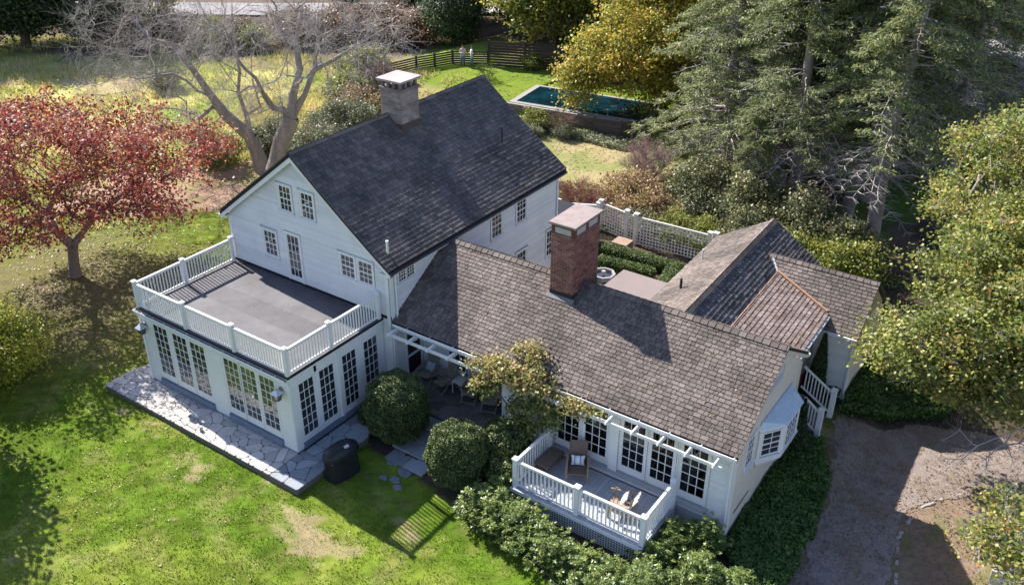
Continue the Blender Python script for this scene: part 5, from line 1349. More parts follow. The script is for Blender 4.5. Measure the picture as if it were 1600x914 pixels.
bare((-20.35, 16.81, G), [(-20.35, 16.81, -.3), (-20.49, 16.64, .81), (-20.63, 16.47, 1.79)],
     [[(-20.63, 16.47, 1.79), (-21.41, 15.51, 3.28), (-21.74, 15.11, 4.33), (-22.14, 14.62, 5.62), (-22.69, 13.94, 7.22), (-23.05, 13.51, 8.57), (-23.26, 13.26, 10.2)],
      [(-20.63, 16.47, 1.79), (-20.67, 16.42, 3.1), (-20.84, 16.21, 4.39), (-20.83, 16.5, 5.46), (-21.0, 16.6, 6.69), (-21.15, 16.8, 8.39)],
      [(-20.67, 16.42, 3.1), (-20.15, 17.05, 3.5), (-20.3, 17.0, 4.2), (-20.49, 17.0, 5.2), (-20.2, 17.1, 7.28)]], T1, .38, 'leafless grey tree leaning left, nearest the white gable', 21, 7)
o2 = np.array([-17.6, 15.4, 0])
T2 = np.concatenate([spread(rng, 90, o2, -3.5, 3.0, 5.5, 12, 3), spread(rng, 80, o2, 1.5, 7.5, 6.0, 10.5, 3), spread(rng, 30, o2, -1.6, .8, 4, 5.5, 1)])
bare((-17.9, 15.1, G), [(-17.9, 15.1, -.3), (-17.55, 15.46, 1.28), (-17.28, 15.78, 2.52), (-16.87, 16.26, 3.71)],
     [[(-16.87, 16.26, 3.71), (-16.37, 16.87, 4.86), (-15.96, 17.35, 6.18), (-15.71, 17.65, 7.81), (-15.42, 17.99, 9.71), (-15.23, 18.22, 11.3)],
      [(-16.87, 16.26, 3.71), (-16.8, 16.5, 4.91), (-16.5, 16.9, 6.23), (-16.6, 16.9, 7.56), (-16.2, 17.2, 9.2)],
      [(-15.96, 17.35, 6.18), (-15.3, 18.14, 6.61), (-14.41, 19.2, 7.35), (-13.29, 20.53, 8.24), (-12.18, 21.85, 9.12)]], T2, .46, 'leafless thick-trunked grey tree just behind the house ridge, leaning right', 22, 7)
# --- big maple at the right
rng = np.random.default_rng(4)
C = np.concatenate([ell_points(rng, 230, (18.6, 14.9, 5.6), (3.2, 3.0, 2.8), .45), ell_points(rng, 260, (18.2, 19.5, 6.4), (4.0, 4.5, 3.6), .5), ell_points(rng, 75, (16.3, 12.3, 3.6), (1.8, 1.4, 1.2), .3), ell_points(rng, 80, (18.9, 12.9, 3.0), (2.3, 1.5, 1.4), .3), ell_points(rng, 150, (18.5, 25.0, 7.0), (3.6, 3.4, 3.2), .5)])
tree('maple_tree', (20.5, 18.0, G), 'large yellow-green maple filling the right edge beside the gravel drive', 'tree', [(20.5, 18, G), (20.4, 17.9, 1.2), (20.2, 17.8, 2.6), (20.0, 17.8, 3.6), (19.8, 18.5, 4.6)], C, .42, bark_grey, L_maple, 105000, .135, (.34, .34, .2), 6, up=.6, twigs=2, twm=twig_grey)
# bare reaching branches over the drive
rng = np.random.default_rng(14)
nb = [np.array(p) for p in [(22.0, 14.6, 2.3), (20.6, 13.6, 1.9), (19.4, 12.6, 1.5), (18.6, 11.6, 1.2), (18.0, 10.5, .9)]]
# (these belong to a fallen limb lying at the drive edge)
fb = thing('fallen_branch', (20.0, 12.6, G), 'pale leafless branch reaching over the drive below the big maple', 'branch')
B0 = np.array([20.0, 12.6, G]); tg = spread(rng, 34, (19.0, 12.1, 0), -1.6, 1.8, .2, 1.5, .9)-B0
nodes, par, cnt, tips = skeleton([p-B0 for p in nb], tg, rng, jit=.2, seg=.35)
link('limb', branch_mesh('limb', nodes, par, cnt, .05, .010, .5, flare=1), twig_grey, fb)
V, F = twig_mesh(nodes[tips], unit(nodes[tips]-nodes[par[tips]]+1e-6), rng, 3, .4, .007, 3); link('twigs', np_mesh('twigs', V, F, 4), twig_grey, fb, kind='stuff')
# sapling lower right
rng = np.random.default_rng(15)
C = ell_points(rng, 70, (20.4, 7.9, 1.3), (1.3, 1.7, .9), .3)
tree('sapling', (21.0, 7.6, G), 'leafy yellow-green sapling over the stone wall in the lower right corner', 'tree', [(21.0, 7.6, G), (20.9, 7.7, .3), (20.7, 7.8, .8)], C, .06, bark_grey, L_maple, 5200, .13, (.26, .26, .16), 7, twigs=3, twm=twig_grey)

# --- templates for background trees (local coordinates, copied)
def template(name, seed, H, r, lm, nleaf, lsize, label, cat, loc, bark=bark_brown, rt=.22, shell=.4, csz=.5, ncl=150, z0=.3, group=None, twigs=0):
    rng = np.random.default_rng(seed); x, y, z = loc
    C = ell_points(rng, ncl, (x, y, z+H*(z0+(1-z0)/2)), (r, r, H*(1-z0)/2), shell)
    return tree(name, loc, label, cat, [(x, y, z), (x+.1, y, z+H*.15), (x-.05, y+.1, z+H*.3), (x, y, z+H*.42)], C, rt, bark, lm, nleaf, lsize, (csz, csz, csz*.6), seed, group=group, twigs=twigs)
GB = 'autumn trees along the back of the garden'
rng = np.random.default_rng(31)
C = np.concatenate([ell_points(rng, 120, (-8.2, 36.4, 4.3), (3.0, 2.6, 2.3), .4), ell_points(rng, 60, (-5.6, 36.8, 3.6), (1.9, 1.8, 2.6), .3), ell_points(rng, 34, (-10.0, 34.6, 2.5), (1.5, 1.2, 1.3), .2), ell_points(rng, 90, (-7.8, 40.2, 7.0), (3.6, 3.0, 3.0), .4)])
gold = tree('golden_maple', (-5.4, 37.6, .1), 'yellow maple with its lowest boughs hanging over the middle of the pool', 'tree', [(-5.4, 37.6, .1), (-5.5, 37.6, 1.2), (-5.7, 37.7, 2.4), (-6.2, 38.0, 3.8)], C, .24, bark_brown, L_gold, 34000, .19, (.46, .46, .3), 31, twigs=2)
g2 = template('golden_tree', 32, 11, 4.6, L_gold, 24000, .27, 'golden tree rising behind the pool fence, above the yellow maple', 'tree', (-9.5, 46.0, G), z0=.15, csz=.7)
gr1 = template('green_tree', 33, 12, 4.6, L_green, 24000, .28, 'green and yellow tree behind the tall fence, directly above the two people', 'tree', (-19.5, 46.5, G), z0=.12, csz=.75)
for i, (x, y, rz, s_, lb) in enumerate([(-14.5, 48.5, 2.1, 1.0, 'green and yellow tree behind the tall fence, left of the golden tree'), (-24.5, 50, 4.0, 1.1, 'green tree at the top edge, left of the two people'), (-2.0, 52, 1.0, 1.15, 'green tree at the top edge between the yellow maple and the hemlocks'), (5.0, 64, 3.0, 1.2, 'far green tree at the top edge behind the hemlocks'), (9.5, 76, 5.0, .9, 'green tree at the upper right corner beside the road'), (-13, 60, .5, 1.2, 'farthest green tree at the top edge behind the golden tree')]): copytree(gr1, (x, y, hz(x, y)), rz, lb, s_)
for i, (x, y, rz, s_, lb) in enumerate([(-30.5, 56, 2.0, .9, 'yellow tree at the top edge behind the leafless trees'), (-51.0, 31.5, 1.0, .62, 'small orange-yellow tree right of the dark evergreens at the upper left'), (-5.0, 58, 4, 1.0, 'yellow tree at the top edge above the pool')]): copytree(g2, (x, y, hz(x, y)), rz, lb, s_)
ev_ = template('evergreen_tree', 34, 10, 4.4, L_dark, 26000, .28, 'dark evergreen at the upper left corner', 'tree', (-57.5, 24.5, G), z0=.03, csz=.7, rt=.3)
for i, (x, y, rz, s_, lb) in enumerate([(-54.5, 28.6, 2.0, .95, 'dark evergreen just right of the upper left corner'), (-62, 18, 1.0, 1.0, 'dark evergreen cut by the left edge'), (-59, 33.5, 3.0, .5, 'low dark evergreen in front of the pale road'), (-33.5, 52, 4.0, .9, 'dark evergreen at the top edge behind the leafless trees'), (-39.5, 52.5, 1.4, .6, 'small dark evergreen at the far road'), (-28.3, 45, 2.6, .55, 'dark bushy evergreen left of the slat fence'), (-45.5, 50.5, 1.4, .5, 'smallest dark evergreen by the far road'), (-12.0, 53, 1.4, .8, 'dark evergreen behind the tall fence'), (-1.0, 45, .4, .62, 'dark evergreen between the yellow maple and the hemlocks'), (2.5, 56, 2.2, .9, 'dark evergreen deep behind the hemlocks')]): copytree(ev_, (x, y, hz(x, y)), rz, lb, s_)
# thicket at the far left, along the meadow edge
th = template('thicket_shrub', 35, 2.6, 2.4, L_brown, 9000, .17, 'brown leafy thicket below the pale road', 'shrub', (-46, 32.0, G), z0=.0, csz=.4, ncl=90, rt=.08, twigs=4)
TH = [(-43, 34.8, 1, .8, 'brown thicket shrub below the road, right of the first'), (-40, 38.5, 2, 1.05, 'brown thicket behind the left leafless tree'), (-37, 41, 3, 1.1, 'brown thicket between the two leafless trees'), (-34.5, 43.5, 4, 1.1, 'brown thicket behind the right leafless tree'), (-48.5, 32, 5, .95, 'brown thicket beside the small orange tree'), (-51, 29.0, .3, .9, 'brown thicket nearest the dark evergreens'), (-31.5, 44.0, 1.3, 1.0, 'brown thicket left of the far slat fence')]
for x, y, rz, s_, lb in TH: copytree(th, (x, y, hz(x, y)), rz, lb, s_)
yb = template('yellow_shrub', 36, 2.6, 1.7, L_bush, 6500, .17, 'yellow-green shrub in the shade below the pale road', 'shrub', (-43.5, 32.5, G), z0=.0, csz=.35, ncl=70, rt=.05, twigs=2)
YB = [(-41.0, 34.8, 1, .8, 'yellow-green shrub below the road, right of the first'), (-23.3, 16.2, 2, .8, 'rounded yellow-green shrub left of the leafless trunks'), (-27.5, 32.8, 3, 1.0, 'yellow-green shrub at the left end of the slat fence'), (-24.8, 28.3, 4, .9, 'yellow-green shrub left of the stone chimney'), (-11.6, 31.7, 5, .52, 'small green rounded shrub below the pool wall'), (7.3, 24.3, 0, .6, 'yellow-green shrub beyond the rear wing roof'), (9.4, 22.6, 1.5, .75, 'yellow-green shrub right of the rear roof peak'), (11.0, 22.5, 2.5, .85, 'yellow-green shrub behind the far right wing'), (4.2, 22.0, 3.5, .62, 'yellow-green shrub over the right end of the trellis'), (2.9, 21.9, 4.1, .6, 'yellow-green shrub tumbling over the middle of the trellis'), (5.0, 21.9, .9, .55, 'low yellow-green shrub beside the trellis post'), (-17.8, 40.9, 3.3, .5, 'small bright shrub by the two people')]
for x, y, rz, s_, lb in YB: copytree(yb, (x, y, hz(x, y)), rz, lb, s_)
pb = template('silvery_shrub', 37, 2.0, 1.5, L_pale, 5200, .13, 'silvery seed-headed shrub just left of the ridge of the house', 'shrub', (-19.3, 19.6, G), z0=.0, csz=.3, ncl=60, rt=.04, twigs=5)
PB = [(-20.8, 22.2, 1, .9, 'silvery shrub second along the strip left of the stone chimney'), (-21.0, 25.0, 2, 1.0, 'silvery shrub nearest the stone chimney'), (-38.0, 23.5, 3, .8, 'grey feathery shrub in the middle of the meadow'), (-22.2, 18.8, 5, .8, 'pale shrub between the two leafless trunks'), (-9.2, 31.4, .4, .45, 'small pale shrub below the pool wall'), (-11.0, 30.6, 4.4, .4, 'lowest pale shrub at the foot of the pool wall'), (3.3, 25.8, 2.2, .8, 'pale green shrub behind the trellis'), (1.4, 21.9, 1.1, .65, 'pale green shrub over the left half of the trellis')]
for x, y, rz, s_, lb in PB: copytree(pb, (x, y, hz(x, y)), rz, lb, s_)
pk = template('pink_shrub', 38, 1.9, 1.5, L_pink, 5200, .14, 'pinkish autumn shrub between the garden lawn and the trellis', 'shrub', (-.8, 24.2, G), z0=.0, csz=.3, ncl=60, rt=.04, twigs=4)
for x, y, rz, s_, lb in [(.8, 23.4, 1, .85, 'pinkish shrub leaning over the trellis'), (-22.6, 27.0, 2, 1.0, 'russet shrub left of the stone chimney'), (-20.0, 21.0, 3, .7, 'small russet shrub behind the leafless trunks'), (-.2, 22.4, .2, .6, 'pinkish shrub nearest the trellis corner')]: copytree(pk, (x, y, hz(x, y)), rz, lb, s_)
L_mix = leafmat('grey_green_leaf', [(0, (.04, .055, .025)), (.4, (.11, .13, .06)), (.75, (.21, .22, .10)), (1, (.36, .30, .12))], .3)
ms = template('green_shrub', 40, 2.6, 1.8, L_mix, 8500, .15, 'mixed green shrub directly beyond the rear wing roof peak', 'shrub', (8.2, 24.8, G), z0=.0, csz=.32, ncl=80, rt=.05, twigs=3)
for x, y, rz, s_, lb in [(6.2, 22.8, 1, .75, 'mixed green shrub beyond the left slope of the rear wing'), (5.6, 25.6, 2, 1.0, 'mixed green shrub behind the right end of the trellis'), (10.6, 24.4, 3, .85, 'mixed green shrub left of the rightmost hemlock trunk'), (2.4, 27.0, 4, 1.0, 'mixed green shrub below the leftmost hemlock'), (-22.3, 19.6, 5, .75, 'dark green shrub hidden behind the leafless trunks'), (-21.5, 23.6, .4, .7, 'green shrub in the strip left of the stone chimney')]: copytree(ms, (x, y, hz(x, y)), rz, lb, s_)
# twiggy bare shrubs
def twiggy(loc, R_, H, label, m, seed, n=60, k=9, L=.7):
    rng = np.random.default_rng(seed); t = thing('bare_shrub', loc, label, 'shrub')
    C = ell_points(rng, n, (0, 0, H*.55), (R_, R_, H*.5), .3); C[:, 2] = np.abs(C[:, 2])
    A = np.zeros((n, 3)); A[:, :2] = C[:, :2]*.25; V, F = tubes(A, C, np.full(n, .02), np.full(n, .01), 3)
    link('stems', np_mesh('stems', V, F, 4), m, t); V, F = twig_mesh(C, unit(C), rng, k, L, .009, 5, .7); link('twigs', np_mesh('twigs', V, F, 4), m, t, kind='stuff')
twiggy((-2.6, 22.3, G), 1.3, 1.5, 'dense reddish leafless shrub behind the far corner of the house', mat('red_twig', (.24, .11, .085), .9), 41, 90, 12, .5)
twiggy((-1.6, 28.3, G), 1.4, 2.0, 'pinkish-grey leafless shrub at the right side of the garden lawn', mat('pink_grey_twig', (.30, .20, .19), .9), 42, 80, 10, .7)
twiggy((-23.5, 30.5, G), 1.6, 2.4, 'brown leafless shrub left of the stone chimney', twig_brown, 43, 80, 9, .8)
twiggy((-9.8, 32.0, G), .9, 1.1, 'tangled bare shrub in front of the pool retaining wall', twig_brown, 44, 50, 8, .5)
twiggy((-18.8, 36.5, .45), .8, 1.3, 'thin sprawling shrub on the mound below the two people', mat('green_twig', (.08, .12, .03), .9), 45, 30, 5, .4)

# --- hemlocks
def hemlock(loc, H, r, label, seed, nb=115, z0=.12, green=1.0, lean=0, bare_to=.18, nl=240):
    rng = np.random.default_rng(seed); t = thing('hemlock', loc, label, 'tree', 'tall hemlocks at the back right')
    n = 14; zs = np.linspace(0, H, n); tr = np.stack([.15*np.sin(zs*.4+seed)+lean*zs, .15*np.cos(zs*.37+seed)-.15, zs], 1)
    rad = .34*(1-zs/H)**.8+.02; V, F = tubes(tr[:-1], tr[1:], rad[:-1], rad[1:], 10); me = np_mesh('trunk', V, F, 4); me.polygons.foreach_set('use_smooth', np.ones(len(F), bool)); link('trunk', me, bark_grey, t)
    A = []; B = []; ra = []; rb = []; LP = []; LD = []
    for i in range(int(nb*1.15)):
        f = z0+(1-z0)*rng.uniform()**.9 if i < nb else rng.uniform(.08, max(bare_to, .12)+.12); z = H*f; th_ = rng.uniform(0, 2*np.pi); L = r*(1-f)**.55*rng.uniform(.65, 1.15)+.3
        dead = f < bare_to or rng.uniform() < .16 or i >= nb
        if dead: L *= .75
        d = np.array([math.cos(th_), math.sin(th_), 0]); p = np.array([np.interp(z, zs, tr[:, 0]), np.interp(z, zs, tr[:, 1]), z]); q = p; m = 6; rr = .05*(1-f)+.012
        rise = rng.uniform(-.05, .25)
        for k in range(m):
            s_ = (k+1)/m; qn = p+d*L*s_+np.array([0, 0, rise*L*s_-.38*L*s_*s_])+rng.normal(size=3)*.05
            A.append(q); B.append(qn); ra.append(rr*(1-k/m)+.008); rb.append(rr*(1-(k+1)/m)+.006)
            if k >= 1:
                for s2 in (-1, 1):
                    for _ in range(2):
                        sd = d*rng.uniform(.3, .9)+s2*np.array([-d[1], d[0], 0])*rng.uniform(.5, 1)+np.array([0, 0, rng.uniform(-.35, .05)]); sd /= np.linalg.norm(sd)
                        l2 = L*rng.uniform(.15, .34)*(1.1-s_*.5); e = qn+sd*l2; A.append(qn); B.append(e); ra.append(.012); rb.append(.004)
                        if not dead:
                            c = int(nl/12*1.6*rng.uniform(.3, 1.5)); tpar = rng.uniform(.05, 1.05, c)[:, None]; LP.append(qn+sd*l2*tpar+rng.normal(size=(c, 3))*np.array([.13, .13, .06])); LD.append(np.repeat((sd+np.array([0, 0, -.35]))[None], c, 0))
            q = qn
    V, F = tubes(np.array(A), np.array(B), np.array(ra), np.array(rb), 4); link('branches', np_mesh('branches', V, F, 4), twig_grey, t)
    P_ = np.concatenate(LP); D = np.concatenate(LD); rn = np.clip(rng.uniform(0, .9, len(P_))*green+rng.uniform(0, .1), 0, 1)
    Q = leaf_quads(P_, .19, .28, rng, .8, dirs=D, dirmix=.45); link('crown', quads_mesh('crown', Q, rn), L_hem, t)
    return t
h1 = hemlock((6.3, 28.9, G), 17, 4.6, 'hemlock trunk nearest the rear roof peak, tallest of the left pair', 51, nb=150, z0=.16, bare_to=.26)
h2 = hemlock((1.4, 32.0, G), 16, 4.8, 'leftmost full hemlock, green to the ground right of the pool', 52, nb=190, z0=.02, bare_to=.0, nl=250)
h3 = hemlock((11.2, 26.6, G), 17, 4.4, 'rightmost hemlock with a bare lower trunk over the shaded grass', 53, nb=130, z0=.22, bare_to=.34)
HC = [(h1, 9.1, 29.4, 2.0, 1.0, 'hemlock with a pale leaning trunk, third trunk from the right'), (h3, 9.4, 32.5, 4.0, 1.0, 'hemlock standing behind the pale leaning trunk'), (h2, 3.6, 36.0, 1.0, 1.1, 'full hemlock behind the leftmost one'), (h1, 6.5, 34.5, 3.4, 1.1, 'tall hemlock behind the left pair of trunks'), (h3, 12.2, 36.5, .5, 1.15, 'far hemlock near the upper right road'), (h2, -1.4, 40.0, 4.2, .95, 'hemlock behind the yellow maple, right side'), (h2, 9.5, 42.5, 2.2, 1.1, 'large hemlock in the far row at the top edge'), (h2, 3.5, 45, 5.2, 1.1, 'hemlock in the far row, top centre right'), (h1, 5.0, 30.5, 5.5, .8, 'shorter hemlock tucked left of the nearest trunk'), (h2, 4.8, 26.8, 2.9, .34, 'young low hemlock behind the trellis')]
for o, x, y, rz, s_, lb in HC: copytree(o, (x, y, hz(x, y)), rz, lb, s_)
# neighbouring roof seen through the hemlocks
nb_ = wthing('neighbour_house', (2, 42, G), 'grey pitched roof of a neighbouring building glimpsed through the hemlocks', 'building')
MB().box(-1.2, 38.3, G, 5.2, 44.0, 2.6).build('wall', white, nb_)
MB().prism([(-1.5, 38.0, 2.6), (5.5, 38.0, 2.6), (2.0, 38.0, 5.2)], (0, 6.4, 0)).build('roof', mat('grey_asphalt_roof', (.30, .29, .31), .9, .1, 3), nb_)

# --- clipped shrubs, hedges
def lumpy(name, blobs, label, cat, lm, n, lsize, seed, base, aspect=.7, core=None, up=.6, group=None, thick=.06, hollow=.93, stem=True, noise_=.06, extra=0):
    """dense clipped surface of small leaves on a union of super-ellipsoids (c, r, e)"""
    rng = np.random.default_rng(seed); t = thing(name, base, label, cat, group); B0 = np.array(base); Ps = []
    areas = np.array([b[1][0]*b[1][1]+b[1][0]*b[1][2]+b[1][1]*b[1][2] for b in blobs]); 
    for (c, r, e), a in zip(blobs, areas/areas.sum()):
        m = int(n*a); d = rng.normal(size=(m, 3)); d = d/(np.abs(d)**e).sum(1, keepdims=True)**(1/e)
        nz = 1+noise_*(np.sin(d[:, 0:1]*9+c[0]*3)*np.sin(d[:, 1:2]*8+c[1])+np.sin(d[:, 2:3]*10+1))
        P = np.array(c)+d*np.array(r)*nz*(1-np.abs(rng.normal(size=(m, 1)))*thick+extra*rng.uniform(0, 1, (m, 1))**4)
        Ps.append(P[P[:, 2] > G-.0])
    P = np.concatenate(Ps); rn = np.clip(rng.uniform(0, 1, len(P))*.7+.3*fbm(P[:, 0]*1.0+P[:, 2], P[:, 1]*1.0, .5, seed), 0, 1)
    keep = np.ones(len(P), bool)
    for (c, r, e) in blobs:
        k = (np.abs((P-np.array(c))/(np.array(r)*.80))**e).sum(1) < 1; keep &= ~k
    P, rn = P[keep], rn[keep]
    link('foliage', quads_mesh('foliage', leaf_quads(P-B0, lsize, aspect, rng, up), rn), lm, t)
    V = []; F = []
    for (c, r, e) in blobs:
        k0 = len(V); nu, nv = 14, 8
        for j in range(nv+1):
            for i in range(nu):
                ph = math.pi*j/nv; th_ = 2*math.pi*i/nu; d = np.array([math.sin(ph)*math.cos(th_), math.sin(ph)*math.sin(th_), math.cos(ph)]); d = d/(np.abs(d)**e).sum()**(1/e); p = np.array(c)+d*np.array(r)*.80-B0; p[2] = max(p[2], 0); V.append(tuple(p))
        for j in range(nv):
            for i in range(nu): F.append((k0+j*nu+i, k0+j*nu+(i+1) % nu, k0+(j+1)*nu+(i+1) % nu, k0+(j+1)*nu+i))
    link('stems', mesh_from('stems', V, F), core or mat('leaf_interior_shade', (.012, .018, .008), .95, .3, 8), t, kind='stuff' if len(blobs) > 1 else None)  # solid near-black core, not stems; stands in for shade inside the foliage
    return t
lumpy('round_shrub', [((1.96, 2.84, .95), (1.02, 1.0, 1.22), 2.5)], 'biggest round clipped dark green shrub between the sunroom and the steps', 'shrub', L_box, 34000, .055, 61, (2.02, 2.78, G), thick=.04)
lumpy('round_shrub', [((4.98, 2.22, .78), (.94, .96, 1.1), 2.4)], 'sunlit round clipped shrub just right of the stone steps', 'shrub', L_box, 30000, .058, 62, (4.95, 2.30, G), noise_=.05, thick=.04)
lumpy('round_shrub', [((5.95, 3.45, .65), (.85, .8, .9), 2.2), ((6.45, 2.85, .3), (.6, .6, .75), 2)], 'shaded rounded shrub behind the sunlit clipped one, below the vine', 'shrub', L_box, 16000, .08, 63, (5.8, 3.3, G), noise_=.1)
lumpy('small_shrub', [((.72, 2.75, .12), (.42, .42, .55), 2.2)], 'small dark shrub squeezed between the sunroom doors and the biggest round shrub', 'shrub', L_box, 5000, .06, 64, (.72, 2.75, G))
def hedge_run(name, pts, w_, h_, label, seed, n, lm=L_box, ls=.06):
    bl = []
    for a, b in zip(pts[:-1], pts[1:]):
        L = math.hypot(b[0]-a[0], b[1]-a[1]); k = max(1, int(L/(w_*.62)))
        for i in range(k+1): bl.append(((a[0]+(b[0]-a[0])*i/k, a[1]+(b[1]-a[1])*i/k, G+h_/2), (w_/2*1.15, w_/2*1.15, h_/2), 4))
    lumpy(name, bl, label, 'hedge', lm, n, ls, seed, (pts[0][0], pts[0][1], G), noise_=.04)
L_hedge = leafmat('bright_box_leaf', [(0, (.03, .05, .012)), (.5, (.09, .14, .025)), (1, (.20, .26, .05))], .2, cl=.15)
hedge_run('box_hedge', [(.3, 18.9), (4.5, 19.1), (4.95, 17.0)], .62, .62, 'outer clipped box hedge, bending to the right in front of the trellis', 65, 17000, L_hedge)
hedge_run('box_hedge', [(1.5, 17.8), (3.7, 18.0)], .55, .58, 'inner straight clipped box hedge', 66, 8000, L_hedge)
hedge_run('box_hedge', [(3.75, 16.9), (4.15, 16.2)], .55, .55, 'short clipped box block next to the tan flat roof', 67, 4000, L_hedge)
def scatter(name, poly, n, lm, size, hgt, seed, label, zoff=0, aspect=.8, up=.9, cat='ground cover', kind='stuff', lump=.0, tk=1, step=None):
    rng = np.random.default_rng(seed); xs = [p[0] for p in poly]; ys = [p[1] for p in poly]; x = rng.uniform(min(xs), max(xs), n*2); y = rng.uniform(min(ys), max(ys), n*2)
    k = polymask(x, y, poly, .2, .8, seed); x, y = x[k][:n], y[k][:n]
    hh = (hgt*(.35+1.3*fbm(x, y, .8, seed)) if lump else hgt)*rng.uniform(0, 1, len(x))**.5
    P = np.stack([x, y, height(x, y)+hh+zoff], 1); rn = np.clip(rng.uniform(0, 1, len(x))*.6+.4*fbm(x, y, .7, seed+3), 0, 1)
    return link(name, quads_mesh(name, leaf_quads(P, size, aspect, rng, up), rn), lm, kind=kind, label=label)
scatter('ground_cover', [(13.3, 4.0), (15.5, 2.6), (15.35, 6), (14.95, 9.0), (14.3, 10.6), (13.25, 10.9)], 26000, L_gc, .10, .38, 71, 'low dark green ground cover between the gable wall and the gravel drive', lump=1)
scatter('ground_cover', [(13.95, 12.9), (14.0, 13.6), (12.8, 13.7), (14.0, 17), (17, 17.5), (17.4, 14.8), (16.4, 14.2), (15, 13.1)], 14000, L_gc, .11, .45, 72, 'dark ground cover below the big maple beside the far right wing', lump=1)
scatter('ground_cover', [(-.9, 10.6), (-.9, 17.8), (1.4, 17.9), (3.6, 17.4), (3.6, 15), (5, 13), (5, 10.2)], 12000, leafmat('vinca_leaf', [(0, (.02, .04, .02)), (.6, (.05, .10, .045)), (1, (.12, .20, .10))], .15), .10, .25, 73, 'low vinca filling the kitchen garden bed', lump=1)
scatter('ground_cover', [(-8, 24), (-2, 20.8), (5, 21.2), (9, 21), (12, 20.5), (13.5, 24), (8, 26.5), (1, 26), (-2.5, 26)], 9000, L_green, .15, .35, 74, 'scrubby undergrowth behind the trellis fence', lump=1)
scatter('ground_cover', [(-14.2, 31.6), (-9, 31.4), (-5, 31.5), (-4, 33), (-8, 32.9), (-14.5, 33.0)], 5000, L_pale, .12, .3, 75, 'pale herbs along the foot of the pool wall', lump=1)
# rhododendrons along the deck
def rho(loc, R_, H, label, seed, n=5200, ls=.11):
    rng = np.random.default_rng(seed); x, y, z = loc
    C = ell_points(rng, int(60*R_*H)+24, (x, y, z+H*.5), (R_, R_, H*.5), .35); C[:, 2] = np.maximum(C[:, 2], z+.12)
    t = thing('rhododendron', loc, label, 'shrub', 'rhododendron bushes round the small deck'); B0 = np.array(loc)
    nodes, par, cnt, tips = skeleton([(0, 0, 0), (0, 0, .12), (.02, 0, .25)], C-B0, rng, seg=.3)
    link('stems', branch_mesh('stems', nodes, par, cnt, .05, .008, .45), bark_grey, t)
    tp = nodes[tips]; k = max(1, n//len(tp)//7); P = np.repeat(tp, k, 0)+rng.normal(size=(len(tp)*k, 3))*np.array([.13, .13, .10])
    # rosettes: 7 leaves round each shoot
    m = len(P); a = rng.uniform(0, 2*np.pi, m)[:, None]+np.arange(7)[None]*2*np.pi/7; D = np.stack([np.cos(a), np.sin(a), np.full_like(a, .25)+rng.normal(size=a.shape)*.2], 2)
    PP = np.repeat(P, 7, 0)+D.reshape(-1, 3)*ls*.45; sh = np.repeat(rng.uniform(0, .55, m), 7)
    link('foliage', quads_mesh('foliage', leaf_quads(PP, ls, .36, rng, 1.4, dirs=D.reshape(-1, 3)), np.clip(sh+rng.uniform(0, .45, len(PP)), 0, 1)), L_rho, t)
RH = [(6.55, 1.35, .7, 1.15, 'leftmost rhododendron bush, beside the sunlit clipped shrub'), (7.1, 1.35, .9, 1.3, 'rhododendron bush at the left corner of the deck'), (8.2, 1.25, .9, 1.2, 'rhododendron bush in front of the left half of the deck'), (9.2, 1.1, .9, 1.15, 'rhododendron bush in front of the middle deck post'), (10.2, 1.0, .85, .95, 'rhododendron bush in front of the right half of the deck'), (11.3, .9, .8, .95, 'rhododendron bush below the right deck corner post'), (12.4, 1.3, .85, 1.25, 'rhododendron bush right of the lattice skirt, cut by the bottom edge'), (13.4, 2.3, .8, 1.2, 'sunlit rhododendron bush below the corner of the low wing'), (14.4, 2.6, .6, .9, 'lowest rhododendron at the bottom edge beside the drive'), (12.3, 3.5, .7, .9, 'shaded rhododendron against the wing wall right of the deck'), (12.95, 3.9, .45, 1.15, 'small shaded shrub at the corner board of the wing'), (6.7, 2.5, .5, .9, 'shaded rhododendron between the clipped shrub and the deck'), (11.9, 2.5, .55, .8, 'dark low bush beside the right side of the deck')]
for i, (x, y, r, h_, lb) in enumerate(RH): rho((x, y, hz(x, y)), r*.88, h_, lb, 80+i, n=int(8500*r))
# left bush
L_yel = leafmat('bright_bush_leaf', [(0, (.09, .12, .02)), (.4, (.26, .30, .035)), (.8, (.48, .47, .055)), (1, (.58, .48, .08))], .38)
rng = np.random.default_rng(16)
C = np.concatenate([ell_points(rng, 110, (-12.7, -2.9, 1.1), (1.7, 1.6, 1.4), .5), ell_points(rng, 70, (-14.2, -3.6, 1.3), (1.8, 1.6, 1.7), .5)])
tree('round_bush', (-13.2, -3.1, G), 'dense yellow-green bush at the left edge of the lawn', 'shrub', [(-13.2, -3.1, G), (-13.2, -3.1, 0), (-13.1, -3.1, .3)], C, .09, bark_brown, L_yel, 24000, .10, (.28, .28, .22), 17, up=.6)
# tree off to the left whose shade falls on the lawn
t_ = template('shade_tree', 39, 6.5, 2.4, L_green, 12000, .2, 'tree just outside the left edge shading the lawn', 'tree', (-11.6, -7.2, G), z0=.1, csz=.5, ncl=110)
